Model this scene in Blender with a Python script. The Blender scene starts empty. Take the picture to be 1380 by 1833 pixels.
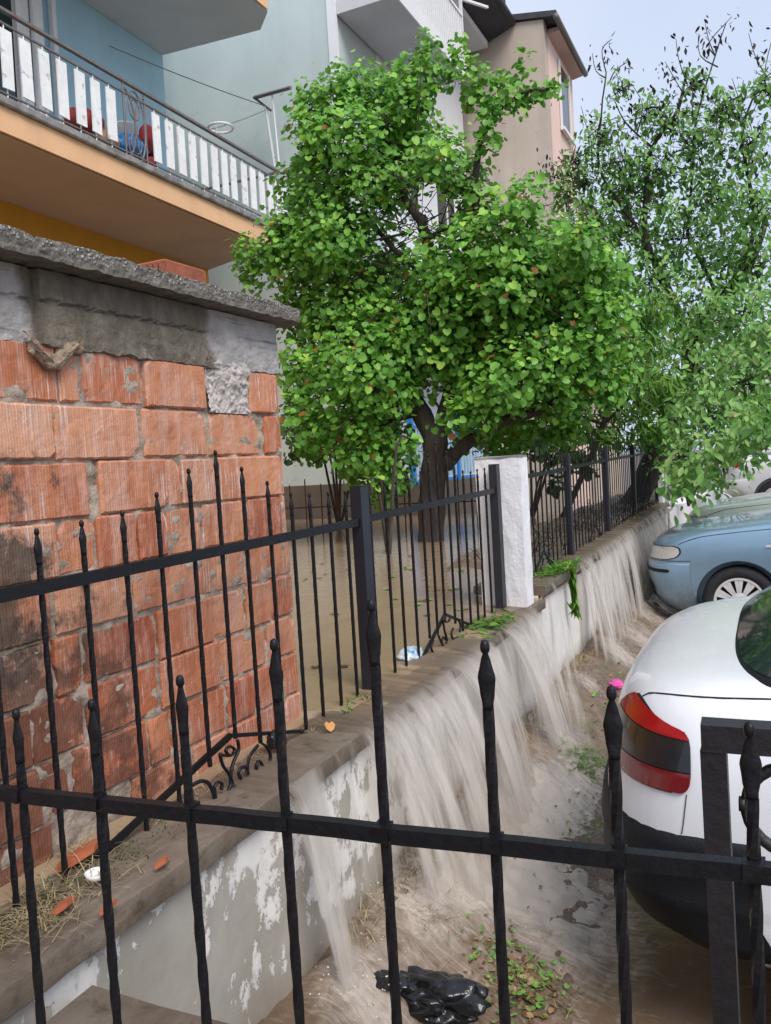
import bpy, bmesh, math, random
import numpy as np
from mathutils import Vector, Matrix, noise
random.seed(7); RNG = np.random.default_rng(7)
PI = math.pi
S = bpy.context.scene
COL = S.collection
# ------------------------------------------------------------------ camera
F_PX, TH, PITCH, ROLL, EYE = 1500.0, math.radians(24.9), math.atan(84/1500), 0.06, 1.59
F0 = np.array([-math.sin(TH), math.cos(TH), 0]); R0 = np.array([math.cos(TH), math.sin(TH), 0]); ZV = np.array([0, 0, 1.0])
FW = math.cos(PITCH)*F0 - math.sin(PITCH)*ZV; U0 = np.cross(R0, FW)
RT = math.cos(ROLL)*R0 - math.sin(ROLL)*U0; UP = math.cos(ROLL)*U0 + math.sin(ROLL)*R0
CAMP = np.array([0, 0, EYE])
cam = bpy.data.cameras.new('camera'); camo = bpy.data.objects.new('camera', cam); COL.objects.link(camo)
camo.matrix_world = Matrix(((RT[0], UP[0], -FW[0], 0), (RT[1], UP[1], -FW[1], 0), (RT[2], UP[2], -FW[2], EYE), (0, 0, 0, 1)))
cam.sensor_fit = 'HORIZONTAL'; cam.sensor_width = 36; cam.lens = 36*F_PX/1380; cam.clip_start = .05; cam.clip_end = 2000
cam.dof.use_dof = False
S.camera = camo
# ------------------------------------------------------------------ world, sun, exposure
S.view_settings.view_transform = 'Standard'; S.view_settings.look = 'None'; S.view_settings.gamma = 1
S.view_settings.exposure = 0.95
W = bpy.data.worlds.new('World'); S.world = W; W.use_nodes = True
nt = W.node_tree; nt.nodes.clear()
wo = nt.nodes.new('ShaderNodeOutputWorld'); bg = nt.nodes.new('ShaderNodeBackground'); sky = nt.nodes.new('ShaderNodeTexSky')
sky.sky_type = 'NISHITA'; sky.sun_disc = False; sky.sun_elevation = math.radians(50); sky.sun_rotation = math.radians(130)
sky.air_density = 1.0; sky.dust_density = 3.0
mx = nt.nodes.new('ShaderNodeMix'); mx.data_type = 'RGBA'; mx.inputs[0].default_value = .82
tc = nt.nodes.new('ShaderNodeTexCoord'); nz = nt.nodes.new('ShaderNodeTexNoise'); nz.inputs['Scale'].default_value = 2.2; nz.inputs['Detail'].default_value = 4
cr = nt.nodes.new('ShaderNodeValToRGB'); cr.color_ramp.elements[0].position = .3; cr.color_ramp.elements[1].position = .75
cr.color_ramp.elements[0].color = (2.75, 3.2, 4.1, 1); cr.color_ramp.elements[1].color = (3.6, 3.9, 4.55, 1)
nt.links.new(tc.outputs['Generated'], nz.inputs['Vector']); nt.links.new(nz.outputs['Fac'], cr.inputs['Fac'])
nt.links.new(sky.outputs[0], mx.inputs[6]); nt.links.new(cr.outputs[0], mx.inputs[7]); nt.links.new(mx.outputs[2], bg.inputs[0])
bg.inputs[1].default_value = .12; nt.links.new(bg.outputs[0], wo.inputs[0])
sl = bpy.data.lights.new('sun', 'SUN'); sl.energy = 1.5; sl.angle = math.radians(30); sl.color = (1, .96, .9)
so = bpy.data.objects.new('sun', sl); COL.objects.link(so)
sd = Vector((math.cos(math.radians(50))*math.sin(math.radians(130)), math.cos(math.radians(50))*math.cos(math.radians(130)), math.sin(math.radians(50))))
so.rotation_euler = sd.to_track_quat('Z', 'Y').to_euler()
S.render.engine = 'CYCLES'; S.cycles.transparent_max_bounces = 16; S.cycles.max_bounces = 6

# ------------------------------------------------------------------ helpers
def ray(px, py): return FW*F_PX + RT*(px-690) - UP*(py-916.5)
def onX(px, py, X): d = ray(px, py); return CAMP + d*X/d[0]
def onY(px, py, Y): d = ray(px, py); return CAMP + d*Y/d[1]
def onZ(px, py, Z): d = ray(px, py); return CAMP + d*(Z-EYE)/d[2]

class MB:
    """collects shapes, then builds them as one mesh object"""
    def __init__(s): s.v = []; s.f = []; s.c = []; s.uv = None
    def add(s, vs, fs, c=None):
        n = len(s.v); s.v += [tuple(map(float, p)) for p in vs]; s.f += [tuple(i+n for i in q) for q in fs]
        s.c += [c if c is not None else 0.5]*len(fs); return s
    def box(s, x0, x1, y0, y1, z0, z1, c=None, j=0):
        vs = [(x, y, z) for z in (z0, z1) for y in (y0, y1) for x in (x0, x1)]
        if j: vs = [tuple(a+random.uniform(-j, j) for a in p) for p in vs]
        return s.add(vs, [(0, 2, 3, 1), (4, 5, 7, 6), (0, 1, 5, 4), (2, 6, 7, 3), (0, 4, 6, 2), (1, 3, 7, 5)], c)
    def tube(s, pts, r, n=8, c=None, cap=True, closed=False, tw=0, flat=None):
        pts = [Vector(p) for p in pts]; m = len(pts); rs = r if isinstance(r, (list, tuple)) else [r]*m
        vs = []; prev = None
        for i, p in enumerate(pts):
            a = pts[(i-1) % m] if (i or closed) else p; b = pts[(i+1) % m] if (i < m-1 or closed) else p
            t = (b-a).normalized() if (b-a).length > 1e-9 else Vector((0, 0, 1))
            if prev is None:
                ref = Vector((0, 1, 0)) if abs(t.y) < .9 else Vector((1, 0, 0)); u = t.cross(ref).normalized()
            else: u = (prev - t*prev.dot(t)).normalized()
            prev = u; w = t.cross(u)
            for k in range(n):
                a_ = 2*PI*(k+.5)/n + tw*i; rr = rs[i]
                fx, fy = (1, 1) if flat is None else flat
                vs.append(p + u*math.cos(a_)*rr*fx + w*math.sin(a_)*rr*fy)
        fs = []
        for i in range(m if closed else m-1):
            j = (i+1) % m
            for k in range(n): fs.append((i*n+k, i*n+(k+1) % n, j*n+(k+1) % n, j*n+k))
        if cap and not closed: fs += [tuple(range(n))[::-1], tuple((m-1)*n+k for k in range(n))]
        return s.add(vs, fs, c)
    def lathe(s, cx, cy, prof, n=12, c=None, sx=1, sy=1):
        vs = []; m = len(prof)
        for r, z in prof:
            for k in range(n): a = 2*PI*k/n; vs.append((cx+r*sx*math.cos(a), cy+r*sy*math.sin(a), z))
        fs = [(i*n+k, i*n+(k+1) % n, (i+1)*n+(k+1) % n, (i+1)*n+k) for i in range(m-1) for k in range(n)]
        fs += [tuple(range(n))[::-1], tuple((m-1)*n+k for k in range(n))]
        return s.add(vs, fs, c)
    def prism(s, poly, d, c=None):
        n = len(poly); vs = [Vector(p) for p in poly]; d = Vector(d); vs += [p+d for p in vs]
        return s.add(vs, [tuple(range(n))[::-1], tuple(range(n, 2*n))]+[(i, (i+1) % n, n+(i+1) % n, n+i) for i in range(n)], c)
    def grid(s, P, c=None):
        a = len(P); b = len(P[0]); return s.add([p for r in P for p in r], [(i*b+j, i*b+j+1, (i+1)*b+j+1, (i+1)*b+j) for i in range(a-1) for j in range(b-1)], c)
    def build(s, name, m, parent=None, smooth=False, origin=None):
        me = bpy.data.meshes.new(name); o_ = Vector(origin) if origin is not None else Vector((0, 0, 0))
        me.from_pydata([tuple(Vector(p)-o_) for p in s.v], [], s.f); me.materials.append(m)
        if any(x != .5 for x in s.c):
            at = me.attributes.new('rnd', 'FLOAT', 'FACE'); at.data.foreach_set('value', np.array(s.c, dtype=np.float32))
        if smooth: me.polygons.foreach_set('use_smooth', [True]*len(me.polygons))
        bm = bmesh.new(); bm.from_mesh(me); bmesh.ops.recalc_face_normals(bm, faces=bm.faces); bm.to_mesh(me); bm.free()
        o = bpy.data.objects.new(name, me); COL.objects.link(o); o.location = o_
        if parent: o.parent = parent
        return o
def tag(o, label=None, cat=None, group=None, kind=None):
    if label: o['label'] = label
    if cat: o['category'] = cat
    if group: o['group'] = group
    if kind: o['kind'] = kind
    return o
def thing(name, label, cat, loc=(0, 0, 0), group=None, rz=0):
    o = bpy.data.objects.new(name, None); COL.objects.link(o); o.location = Vector(loc); o.rotation_euler.z = rz
    o.empty_display_size = .1
    return tag(o, label, cat, group)
def part(mb, name, m, root, smooth=False):
    """mesh written in world coordinates, parented to a thing (an Empty) without moving"""
    o = mb.build(name, m, None, smooth); o.parent = root
    b = root
    mat = Matrix.Identity(4)
    while b is not None: mat = b.matrix_basis @ mat; b = b.parent
    o.matrix_parent_inverse = mat.inverted(); return o
def raw(name, V, Fc, m, colr=None, parent=None, smooth=False):
    """fast mesh from numpy arrays, Fc (n,k)"""
    me = bpy.data.meshes.new(name); n, k = Fc.shape
    me.vertices.add(len(V)); me.vertices.foreach_set('co', V.astype(np.float32).ravel())
    me.loops.add(n*k); me.loops.foreach_set('vertex_index', Fc.astype(np.int32).ravel())
    me.polygons.add(n); me.polygons.foreach_set('loop_start', np.arange(0, n*k, k, dtype=np.int32))
    me.materials.append(m)
    if smooth: me.polygons.foreach_set('use_smooth', np.ones(n, dtype=bool))
    me.update(calc_edges=True); me.validate()
    if colr is not None:
        at = me.attributes.new('rnd', 'FLOAT', 'FACE' if len(colr) == n else 'POINT'); at.data.foreach_set('value', colr.astype(np.float32))
    o = bpy.data.objects.new(name, me); COL.objects.link(o)
    if parent: o.parent = parent
    return o
def fbm(x, y, z=0, o=4): return noise.fractal(Vector((x, y, z)), 1.0, 2.0, o)

# ------------------------------------------------------------------ materials
class NT:
    def __init__(s, name):
        s.m = bpy.data.materials.new(name); s.m.use_nodes = True; s.t = s.m.node_tree; s.b = s.t.nodes['Principled BSDF']
        s.tc = s.t.nodes.new('ShaderNodeTexCoord').outputs['Object']
    def n(s, t, **k):
        x = s.t.nodes.new(t)
        for a, b in k.items(): setattr(x, a, b)
        return x
    def l(s, a, b): s.t.links.new(a, b)
    def scale(s, sc, src=None):
        x = s.n('ShaderNodeMapping'); x.inputs['Scale'].default_value = sc; s.l(src or s.tc, x.inputs['Vector']); return x.outputs[0]
    def noise(s, sc, det=4, v=None, rough=.6, dist=0):
        x = s.n('ShaderNodeTexNoise'); x.inputs['Scale'].default_value = sc; x.inputs['Detail'].default_value = det
        x.inputs['Roughness'].default_value = rough; x.inputs['Distortion'].default_value = dist; s.l(v or s.tc, x.inputs['Vector']); return x.outputs['Fac']
    def ramp(s, f, stops):
        x = s.n('ShaderNodeValToRGB'); e = x.color_ramp.elements
        while len(e) < len(stops): e.new(.5)
        for i, (p, c) in enumerate(stops):
            e[i].position = p; e[i].color = (c, c, c, 1) if isinstance(c, (int, float)) else (*c, 1)
        s.l(f, x.inputs[0]); return x.outputs[0]
    def mix(s, f, a, b, mode='MIX'):
        x = s.n('ShaderNodeMix', data_type='RGBA', blend_type=mode)
        for i, v in ((0, f), (6, a), (7, b)):
            if isinstance(v, (int, float)): x.inputs[i].default_value = v
            elif isinstance(v, tuple): x.inputs[i].default_value = (*v, 1)
            else: s.l(v, x.inputs[i])
        return x.outputs[2]
    def math(s, op, a, b=0, c=None):
        x = s.n('ShaderNodeMath', operation=op)
        for i, v in enumerate((a, b) if c is None else (a, b, c)):
            if isinstance(v, (int, float)): x.inputs[i].default_value = v
            else: s.l(v, x.inputs[i])
        return x.outputs[0]
    def xyz(s):
        x = s.n('ShaderNodeSeparateXYZ'); s.l(s.tc, x.inputs[0]); return x.outputs
    def attr(s, name='rnd'): x = s.n('ShaderNodeAttribute', attribute_name=name); return x.outputs['Fac']
    def bump(s, h, st=.4, d=.01):
        x = s.n('ShaderNodeBump'); x.inputs['Strength'].default_value = st; x.inputs['Distance'].default_value = d
        s.l(h, x.inputs['Height']); s.l(x.outputs[0], s.b.inputs['Normal'])
    def set(s, col=None, rough=None, metal=None, **k):
        for key, v in (('Base Color', col), ('Roughness', rough), ('Metallic', metal), *k.items()):
            if v is None: continue
            i = s.b.inputs[key]
            if isinstance(v, (int, float)): i.default_value = v
            elif isinstance(v, tuple): i.default_value = (*v, 1) if len(v) == 3 else v
            else: s.l(v, i)
        return s
def simple(name, c, rough=.6, var=.25, sc=6, bump=0, bsc=60, metal=0, spots=None, **k):
    t = NT(name); d = tuple(x*(1-var) for x in c); h = tuple(min(1, x*(1+var*.6)) for x in c)
    col = t.ramp(t.noise(sc, 5), [(.3, d), (.7, h)])
    if spots: col = t.mix(t.ramp(t.noise(spots[1], 5), [(spots[2], 0), (spots[2]+.06, 1)]), col, spots[0])
    t.set(col, rough, metal, **k)
    if bump: t.bump(t.noise(bsc, 4), bump, .006)
    return t.m

def m_iron():
    t = NT('black_iron'); n = t.noise(90, 3); n2 = t.noise(22, 5)
    t.set(t.mix(t.ramp(n2, [(.66, 0), (.78, 1)]), (.006, .006, .008), (.075, .032, .018)), t.ramp(n, [(.3, .34), (.7, .55)]), **{'Specular IOR Level': .3}); t.bump(n, .5, .003); return t.m
IRON = m_iron()
POSTM = simple('grey_black_post_paint', (.016, .018, .026), .5, .2, 12, .25, 80)
RUST = simple('rusty_iron', (.11, .055, .035), .8, .4, 30, .3, 90)
def m_brick():
    t = NT('hollow_clay_brick'); r = t.attr(); x = t.xyz()
    base = t.ramp(r, [(0, (.30, .075, .035)), (.3, (.45, .145, .065)), (.55, (.57, .235, .115)), (.8, (.65, .36, .23)), (1, (.54, .17, .06))])
    big = t.noise(6, 5, dist=1.2); base = t.mix(t.ramp(big, [(.45, 0), (.7, .55)]), base, (.27, .07, .035))
    sm = t.noise(1, 5, t.scale((14, 28, 5)), .7); base = t.mix(t.ramp(sm, [(.47, 0), (.68, .8)]), base, (.60, .36, .28))
    st = t.noise(1, 4, t.scale((60, 170, 5)), .6); ms = t.math('MULTIPLY', t.ramp(st, [(.55, 0), (.68, 1)]), t.ramp(t.noise(5, 3, dist=.6), [(.44, 0), (.58, 1)]))
    base = t.mix(t.math('MULTIPLY', ms, .95), base, (.72, .64, .60))
    # moss and soot at the near lower end of the face
    a = t.math('ADD', t.math('MULTIPLY', t.math('SUBTRACT', 1.52, x[1]), 1.7), t.math('MULTIPLY', t.math('SUBTRACT', 1.52, x[2]), .9))
    a = t.math('ADD', a, t.math('MULTIPLY', t.math('SUBTRACT', t.noise(9, 8, rough=.7), .5), 2.6)); 
    base = t.mix(t.ramp(a, [(.40, 0), (.68, .92)]), base, t.ramp(t.noise(24, 4), [(.35, (.035, .028, .022)), (.7, (.12, .095, .07))]))
    wt = t.ramp(t.math('ADD', t.math('MULTIPLY', t.math('SUBTRACT', 1.50, x[2]), 1.3), t.math('MULTIPLY', t.math('SUBTRACT', t.noise(6, 4), .5), 1.5)), [(.15, 0), (.6, .55)]); base = t.mix(wt, base, t.mix(.5, base, (.42, .09, .03)))
    w = t.n('ShaderNodeTexWave', wave_type='BANDS', bands_direction='Y'); w.inputs['Scale'].default_value = 42; w.inputs['Distortion'].default_value = .25; t.l(t.tc, w.inputs[0])
    base = t.mix(t.math('MULTIPLY', t.ramp(w.outputs['Fac'], [(.1, 1), (.4, 0)]), .09), base, (.24, .06, .03))
    t.set(base, .72); t.bump(t.math('ADD', t.math('MULTIPLY', w.outputs['Fac'], .20), t.noise(40, 8, rough=.75)), .65, .006); return t.m
BRICK = m_brick()
MORTAR = simple('crumbly_mortar', (.38, .31, .25), .95, .5, 30, 1.0, 70)
def m_band():
    t = NT('weathered_concrete_band'); x = t.xyz()
    a = t.math('ADD', x[1], t.math('MULTIPLY', t.math('SUBTRACT', t.noise(7, 5), .5), .16))
    col = t.ramp(t.noise(1, 7, t.scale((12, 14, 6)), .75), [(.3, (.10, .082, .062)), (.5, (.17, .145, .112)), (.72, (.29, .25, .195))])
    pale = t.ramp(t.noise(15, 6), [(.3, (.34, .32, .31)), (.7, (.56, .53, .52))])
    m1 = t.ramp(a, [(.0, 0), (1, 1)]); x1 = t.math('SUBTRACT', a, 1.93); m1 = t.ramp(t.math('MULTIPLY', x1, 30), [(0, 0), (1, 1)])
    x0 = t.math('SUBTRACT', 1.33, a); m0 = t.ramp(t.math('MULTIPLY', x0, 30), [(0, 0), (1, 1)])
    mm = t.math('MAXIMUM', m1, m0); mm = t.math('MAXIMUM', mm, t.ramp(t.noise(9, 5, dist=.8), [(.62, 0), (.72, .6)]))
    col = t.mix(mm, col, pale)
    col = t.mix(t.ramp(t.noise(1, 4, t.scale((3, 3, 60))), [(.30, .7), (.40, 0)]), col, (.09, .08, .065))
    t.set(col, .9); t.bump(t.noise(35, 7, rough=.75), 1.0, .012); return t.m
BAND = m_band()
def m_pebble():
    t = NT('pebbly_concrete'); v = t.n('ShaderNodeTexVoronoi'); v.inputs['Scale'].default_value = 95; t.l(t.tc, v.inputs[0])
    vc = t.n('ShaderNodeSeparateColor'); t.l(v.outputs['Color'], vc.inputs[0])
    st = t.ramp(vc.outputs[0], [(0, (.30, .28, .25)), (.6, (.5, .48, .45)), (1, (.78, .76, .73))])
    x = t.xyz(); hi = t.ramp(t.math('MULTIPLY', t.math('SUBTRACT', t.math('ADD', x[2], t.math('MULTIPLY', t.noise(30, 4), .06)), 2.094), 30), [(0, 0), (1, 1)])
    m = t.math('MULTIPLY', t.ramp(v.outputs['Distance'], [(.28, 1), (.5, 0)]), hi)
    col = t.mix(m, t.ramp(t.noise(30, 5), [(.3, (.085, .078, .065)), (.7, (.19, .175, .15))]), st)
    t.set(col, .85); t.bump(t.math('ADD', t.noise(50, 5), t.math('MULTIPLY', t.math('SUBTRACT', 1, v.outputs['Distance']), m)), 1.0, .008); return t.m
PEBBLE = m_pebble()
def m_coping():
    t = NT('wet_coping_concrete'); col = t.ramp(t.noise(9, 6), [(.3, (.105, .08, .06)), (.7, (.19, .155, .12))])
    col = t.mix(t.ramp(t.noise(20, 6, dist=.9), [(.55, 0), (.72, .75)]), col, (.05, .038, .028)); col = t.mix(t.ramp(t.noise(1, 5, t.scale((20, 3, 20))), [(.56, 0), (.70, .5)]), col, (.27, .225, .18))
    t.set(col, t.ramp(t.noise(14, 4), [(.35, .22), (.65, .6)])); t.bump(t.noise(70, 5), .5, .005); return t.m
COPE = m_coping()
def m_peel():
    t = NT('peeling_whitewash'); x = t.xyz()
    grey = t.ramp(t.noise(3.5, 6, dist=.5), [(.3, (.30, .275, .235)), (.75, (.47, .445, .40))])
    white = t.ramp(t.noise(5, 4), [(.3, (.68, .66, .63)), (.7, (.82, .80, .77))])
    n = t.noise(1, 9, t.scale((5, 5, 3.4)), .72, .12)
    bias = t.ramp(t.math('MULTIPLY', t.math('SUBTRACT', x[1], 1.9), .9), [(0, 0), (1, 1)])
    bias2 = t.ramp(t.math('MULTIPLY', t.math('SUBTRACT', x[2], .60), 6), [(0, 0), (1, 1)])
    n = t.math('ADD', t.math('ADD', n, t.math('MULTIPLY', bias, .20)), t.math('MULTIPLY', bias2, .09))
    low = t.ramp(t.math('MULTIPLY', t.math('SUBTRACT', .36, x[2]), 6), [(0, 0), (1, 1)])
    n = t.math('SUBTRACT', n, t.math('MULTIPLY', low, .22))
    m = t.ramp(n, [(.535, 0), (.546, .8), (.58, 1)])
    col = t.mix(m, grey, white)
    col = t.mix(t.math('MULTIPLY', low, .75), col, t.ramp(t.noise(20, 5), [(.3, (.10, .07, .05)), (.7, (.26, .17, .11))]))
    col = t.mix(t.ramp(t.noise(1, 5, t.scale((14, 14, 1.1))), [(.55, 0), (.75, .45)]), col, (.33, .28, .23))
    t.set(col, .7); t.bump(t.math('ADD', m, t.math('MULTIPLY', t.noise(40, 5), .5)), .6, .004); return t.m
PEEL = m_peel()
WHITEW = simple('white_pillar_paint', (.82, .81, .83), .7, .08, 12, .5, 50, spots=((.33, .31, .29), 26, .68))
def m_water(name, c1, c2, foam=False, rough=.12, bs=.25, bsc=14):
    t = NT(name); n = t.noise(3, 5, t.scale((1, .6, 1)), .6, 1.0)
    col = t.ramp(n, [(.3, c1), (.7, c2)]); r = rough
    if foam:
        f = t.attr(); n2 = t.noise(1, 7, t.scale((11, 7, 7)), .68, 1.6); n3 = t.noise(1, 5, t.scale((6, 28, 6)), .6, 2.2)
        fm = t.math('ADD', f, t.math('MULTIPLY', t.math('SUBTRACT', t.math('ADD', n2, n3), 1.0), 1.15))
        col = t.mix(t.ramp(fm, [(.22, 0), (.62, .42), (1.25, 1)]), col, (.46, .40, .345)); r = t.ramp(fm, [(.3, rough), (1.0, .5)])
    t.set(col, r, **{'IOR': 1.33})
    h = t.noise(bsc, 4, dist=1.0); h2 = t.noise(60, 3); t.bump(t.math('ADD', h, t.math('MULTIPLY', h2, .25)), bs, .02); return t.m
YARDW = m_water('muddy_yard_water', (.31, .22, .14), (.36, .26, .17), False, .07, .14, 9)
FLOOD = m_water('muddy_flood_water', (.125, .083, .052), (.19, .135, .092), True, .07, .30, 9)
def m_mud():
    t = NT('wet_mud'); col = t.ramp(t.noise(12, 7, dist=.6), [(.3, (.12, .082, .055)), (.55, (.21, .15, .105)), (.75, (.30, .23, .165))])
    col = t.mix(t.ramp(t.noise(5, 5), [(.56, 0), (.68, .7)]), col, t.ramp(t.noise(45, 4), [(.35, (.05, .07, .02)), (.65, (.14, .16, .06))]))
    t.set(col, t.ramp(t.noise(8, 4), [(.4, .25), (.6, .8)])); t.bump(t.noise(60, 6), 1.0, .02); return t.m
MUD = m_mud()
def m_fall():
    t = NT('falling_muddy_water'); u = t.n('ShaderNodeAttribute', attribute_name='uvw').outputs['Vector']
    sep = t.n('ShaderNodeSeparateXYZ'); t.l(u, sep.inputs[0])
    a1 = t.noise(1, 6, t.scale((15, 1.0, 1), u), .55, .5); a2 = t.noise(1, 4, t.scale((90, 1.6, 1), u), .6); a3 = t.noise(1, 4, t.scale((6, 1.1, 1), u), .55, .5)
    a = t.math('ADD', t.math('ADD', t.math('MULTIPLY', a1, .22), t.math('MULTIPLY', a2, .04)), t.math('MULTIPLY', a3, .76))
    edge = t.ramp(t.math('MULTIPLY', sep.outputs[2], 1.0), [(0, 0), (.25, 1)])
    al = t.math('MULTIPLY', t.ramp(a, [(.44, .03), (.57, .88)]), edge)
    col = t.ramp(t.math('ADD', t.math('MULTIPLY', a2, .2), t.math('MULTIPLY', a1, .8)), [(.34, (.74, .69, .64)), (.66, (.92, .89, .86))]); col = t.mix(t.ramp(sep.outputs[1], [(.14, 0), (.42, 1)]), (.36, .29, .225), col)
    t.set(col, .35, **{'IOR': 1.33}); t.bump(a2, .12, .01)
    tr = t.n('ShaderNodeBsdfTranslucent'); t.l(col, tr.inputs[0]); ms = t.n('ShaderNodeMixShader'); ms.inputs[0].default_value = .55
    t.l(t.b.outputs[0], ms.inputs[1]); t.l(tr.outputs[0], ms.inputs[2])
    tp = t.n('ShaderNodeBsdfTransparent'); m2 = t.n('ShaderNodeMixShader'); t.l(al, m2.inputs[0]); t.l(tp.outputs[0], m2.inputs[1]); t.l(ms.outputs[0], m2.inputs[2])
    out = t.t.nodes['Material Output']; t.l(m2.outputs[0], out.inputs[0]); return t.m
FALL = m_fall()
def m_leaf(name, stops, rough=.45, tl=.35):
    t = NT(name); col = t.ramp(t.attr(), stops); t.set(col, rough, **{'Specular IOR Level': .4})
    tr = t.n('ShaderNodeBsdfTranslucent'); t.l(t.mix(.5, col, (.14, .36, .04)), tr.inputs[0]); ms = t.n('ShaderNodeMixShader'); ms.inputs[0].default_value = tl
    t.l(t.b.outputs[0], ms.inputs[1]); t.l(tr.outputs[0], ms.inputs[2]); t.l(ms.outputs[0], t.t.nodes['Material Output'].inputs[0]); return t.m
LEAF1 = m_leaf('heart_leaf', [(0, (.075, .20, .03)), (.45, (.16, .39, .055)), (.8, (.27, .55, .08)), (.955, (.44, .70, .10)), (.965, (.34, .10, .04)), (1, (.42, .17, .05))])
LEAF2 = m_leaf('walnut_leaf', [(0, (.09, .20, .05)), (.5, (.20, .41, .10)), (.85, (.30, .54, .14)), (.95, (.36, .52, .16)), (1, (.27, .22, .10))])
LEAF3 = m_leaf('narrow_leaf', [(0, (.06, .16, .025)), (.6, (.12, .27, .035)), (1, (.24, .38, .05))])
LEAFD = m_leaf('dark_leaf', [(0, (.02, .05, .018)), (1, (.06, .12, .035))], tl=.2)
DRY = m_leaf('dry_straw', [(0, (.16, .11, .06)), (.6, (.34, .26, .14)), (1, (.48, .40, .24))], .8, .1)
LITTER = m_leaf('fallen_leaves', [(0, (.09, .06, .03)), (.35, (.26, .14, .06)), (.5, (.42, .30, .17)), (.6, (.09, .20, .04)), (1, (.20, .40, .07))], .6, .1)
GRASS = m_leaf('grass_blades', [(0, (.09, .14, .04)), (1, (.28, .36, .13))], .6, .2)
SEED = simple('dark_seed_pods', (.045, .035, .032), .8, .4, 40)
def m_bark():
    t = NT('tree_bark'); n = t.noise(1, 6, t.scale((16, 16, 3)), .7, .6)
    t.set(t.ramp(n, [(.3, (.022, .018, .015)), (.7, (.095, .075, .06))]), .9); t.bump(n, 1.0, .03); return t.m
BARK = m_bark()
def wallm(name, c, var=.09, streak=.20, sc=1.2):
    t = NT(name); d = tuple(x*(1-var) for x in c); col = t.ramp(t.noise(sc, 6), [(.3, d), (.7, c)])
    col = t.mix(t.math('MULTIPLY', t.ramp(t.noise(1, 5, t.scale((1.6, 1.6, .18))), [(.45, 0), (.75, 1)]), streak), col, tuple(x*.45 for x in c))
    ck = t.n('ShaderNodeTexVoronoi', feature='DISTANCE_TO_EDGE'); ck.inputs['Scale'].default_value = .55; dn = t.n('ShaderNodeVectorMath', operation='ADD'); t.l(t.tc, dn.inputs[0]); nn = t.n('ShaderNodeTexNoise'); nn.inputs['Scale'].default_value = 2.5; nn.inputs['Detail'].default_value = 6; t.l(t.tc, nn.inputs['Vector']); t.l(nn.outputs['Color'], dn.inputs[1]); t.l(dn.outputs[0], ck.inputs['Vector'])
    col = t.mix(t.math('MULTIPLY', t.ramp(ck.outputs['Distance'], [(.0, 1), (.006, 0)]), t.ramp(t.noise(.7, 3), [(.5, 0), (.6, .4)])), col, tuple(x*.35 for x in c))
    t.set(col, .9); t.bump(t.noise(60, 4), .25, .01); return t.m
BLUE = wallm('pale_blue_plaster', (.44, .68, .82)); ORANGE = wallm('orange_plaster', (.62, .31, .035)); PEACH = wallm('peach_plaster', (.82, .50, .28), .1, .25, 3)
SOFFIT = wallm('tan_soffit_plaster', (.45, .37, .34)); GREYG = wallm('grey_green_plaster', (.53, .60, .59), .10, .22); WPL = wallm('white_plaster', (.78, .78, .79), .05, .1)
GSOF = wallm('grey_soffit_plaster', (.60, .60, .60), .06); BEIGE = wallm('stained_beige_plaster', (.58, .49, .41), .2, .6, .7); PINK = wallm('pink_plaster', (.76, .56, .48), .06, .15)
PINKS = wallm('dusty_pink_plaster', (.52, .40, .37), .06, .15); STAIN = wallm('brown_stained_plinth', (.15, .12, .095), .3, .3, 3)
GCON = simple('grey_concrete_lip', (.26, .25, .24), .9, .4, 8, .6, 40)
TAR = simple('dark_eave_boards', (.022, .024, .034), .6, .4, 5, .4, 30, spots=((.10, .035, .025), 3, .62))
ROOFT = simple('dark_roof_tiles', (.05, .05, .055), .8, .3, 10, .5, 30)
WMET = simple('white_painted_metal', (.78, .78, .78), .45, .08, 20, 0, 60, spots=((.34, .20, .12), 30, .72))
WOODW = simple('white_painted_board', (.84, .84, .83), .55, .10, 7, .3, 40, spots=((.55, .50, .44), 8, .60))
GMET = simple('weathered_grey_metal', (.16, .15, .15), .55, .3, 20, .2, 60, spots=((.22, .09, .05), 8, .58))
GLASS = simple('dark_window_glass', (.02, .035, .035), .06, .3, 2)
def paint(name, c, rough=.22, metal=0, var=.05):
    t = NT(name); col = t.ramp(t.noise(4, 4), [(.3, tuple(x*(1-var) for x in c)), (.7, c)]); zz = t.xyz()[2]
    dm = t.math('ADD', t.math('MULTIPLY', t.math('SUBTRACT', .50, zz), 1.6), t.math('MULTIPLY', t.math('SUBTRACT', t.noise(18, 6), .5), 1.6)); col = t.mix(t.ramp(dm, [(.15, 0), (.6, .55)]), col, (.20, .15, .11))
    col = t.mix(t.ramp(t.noise(70, 3), [(.70, 0), (.76, .35)]), col, tuple(x*.5 for x in c))
    t.set(col, t.ramp(t.noise(7, 5), [(.35, rough), (.75, rough+.08)]), metal, **{'Coat Weight': .6, 'Coat Roughness': .06}); return t.m
CWHITE = paint('white_car_paint', (.80, .81, .84)); CBLUE = paint('light_blue_car_paint', (.24, .37, .49), .28, .4); CSILV = paint('silver_green_car_paint', (.40, .46, .41), .3, .3)
CGREY = paint('pale_car_paint', (.70, .70, .73))
RUBB = simple('black_bumper_plastic', (.008, .009, .012), .62, .2, 14, .3, 160, **{'Specular IOR Level': .3}); TYRE = simple('tyre_rubber', (.018, .018, .02), .8, .3, 20, .4, 100)
RIMM = simple('silver_wheel_cover', (.66, .65, .64), .4, .1, 10, metal=.1); DARK = simple('black_void', (.008, .008, .009), .8, .1)
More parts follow.
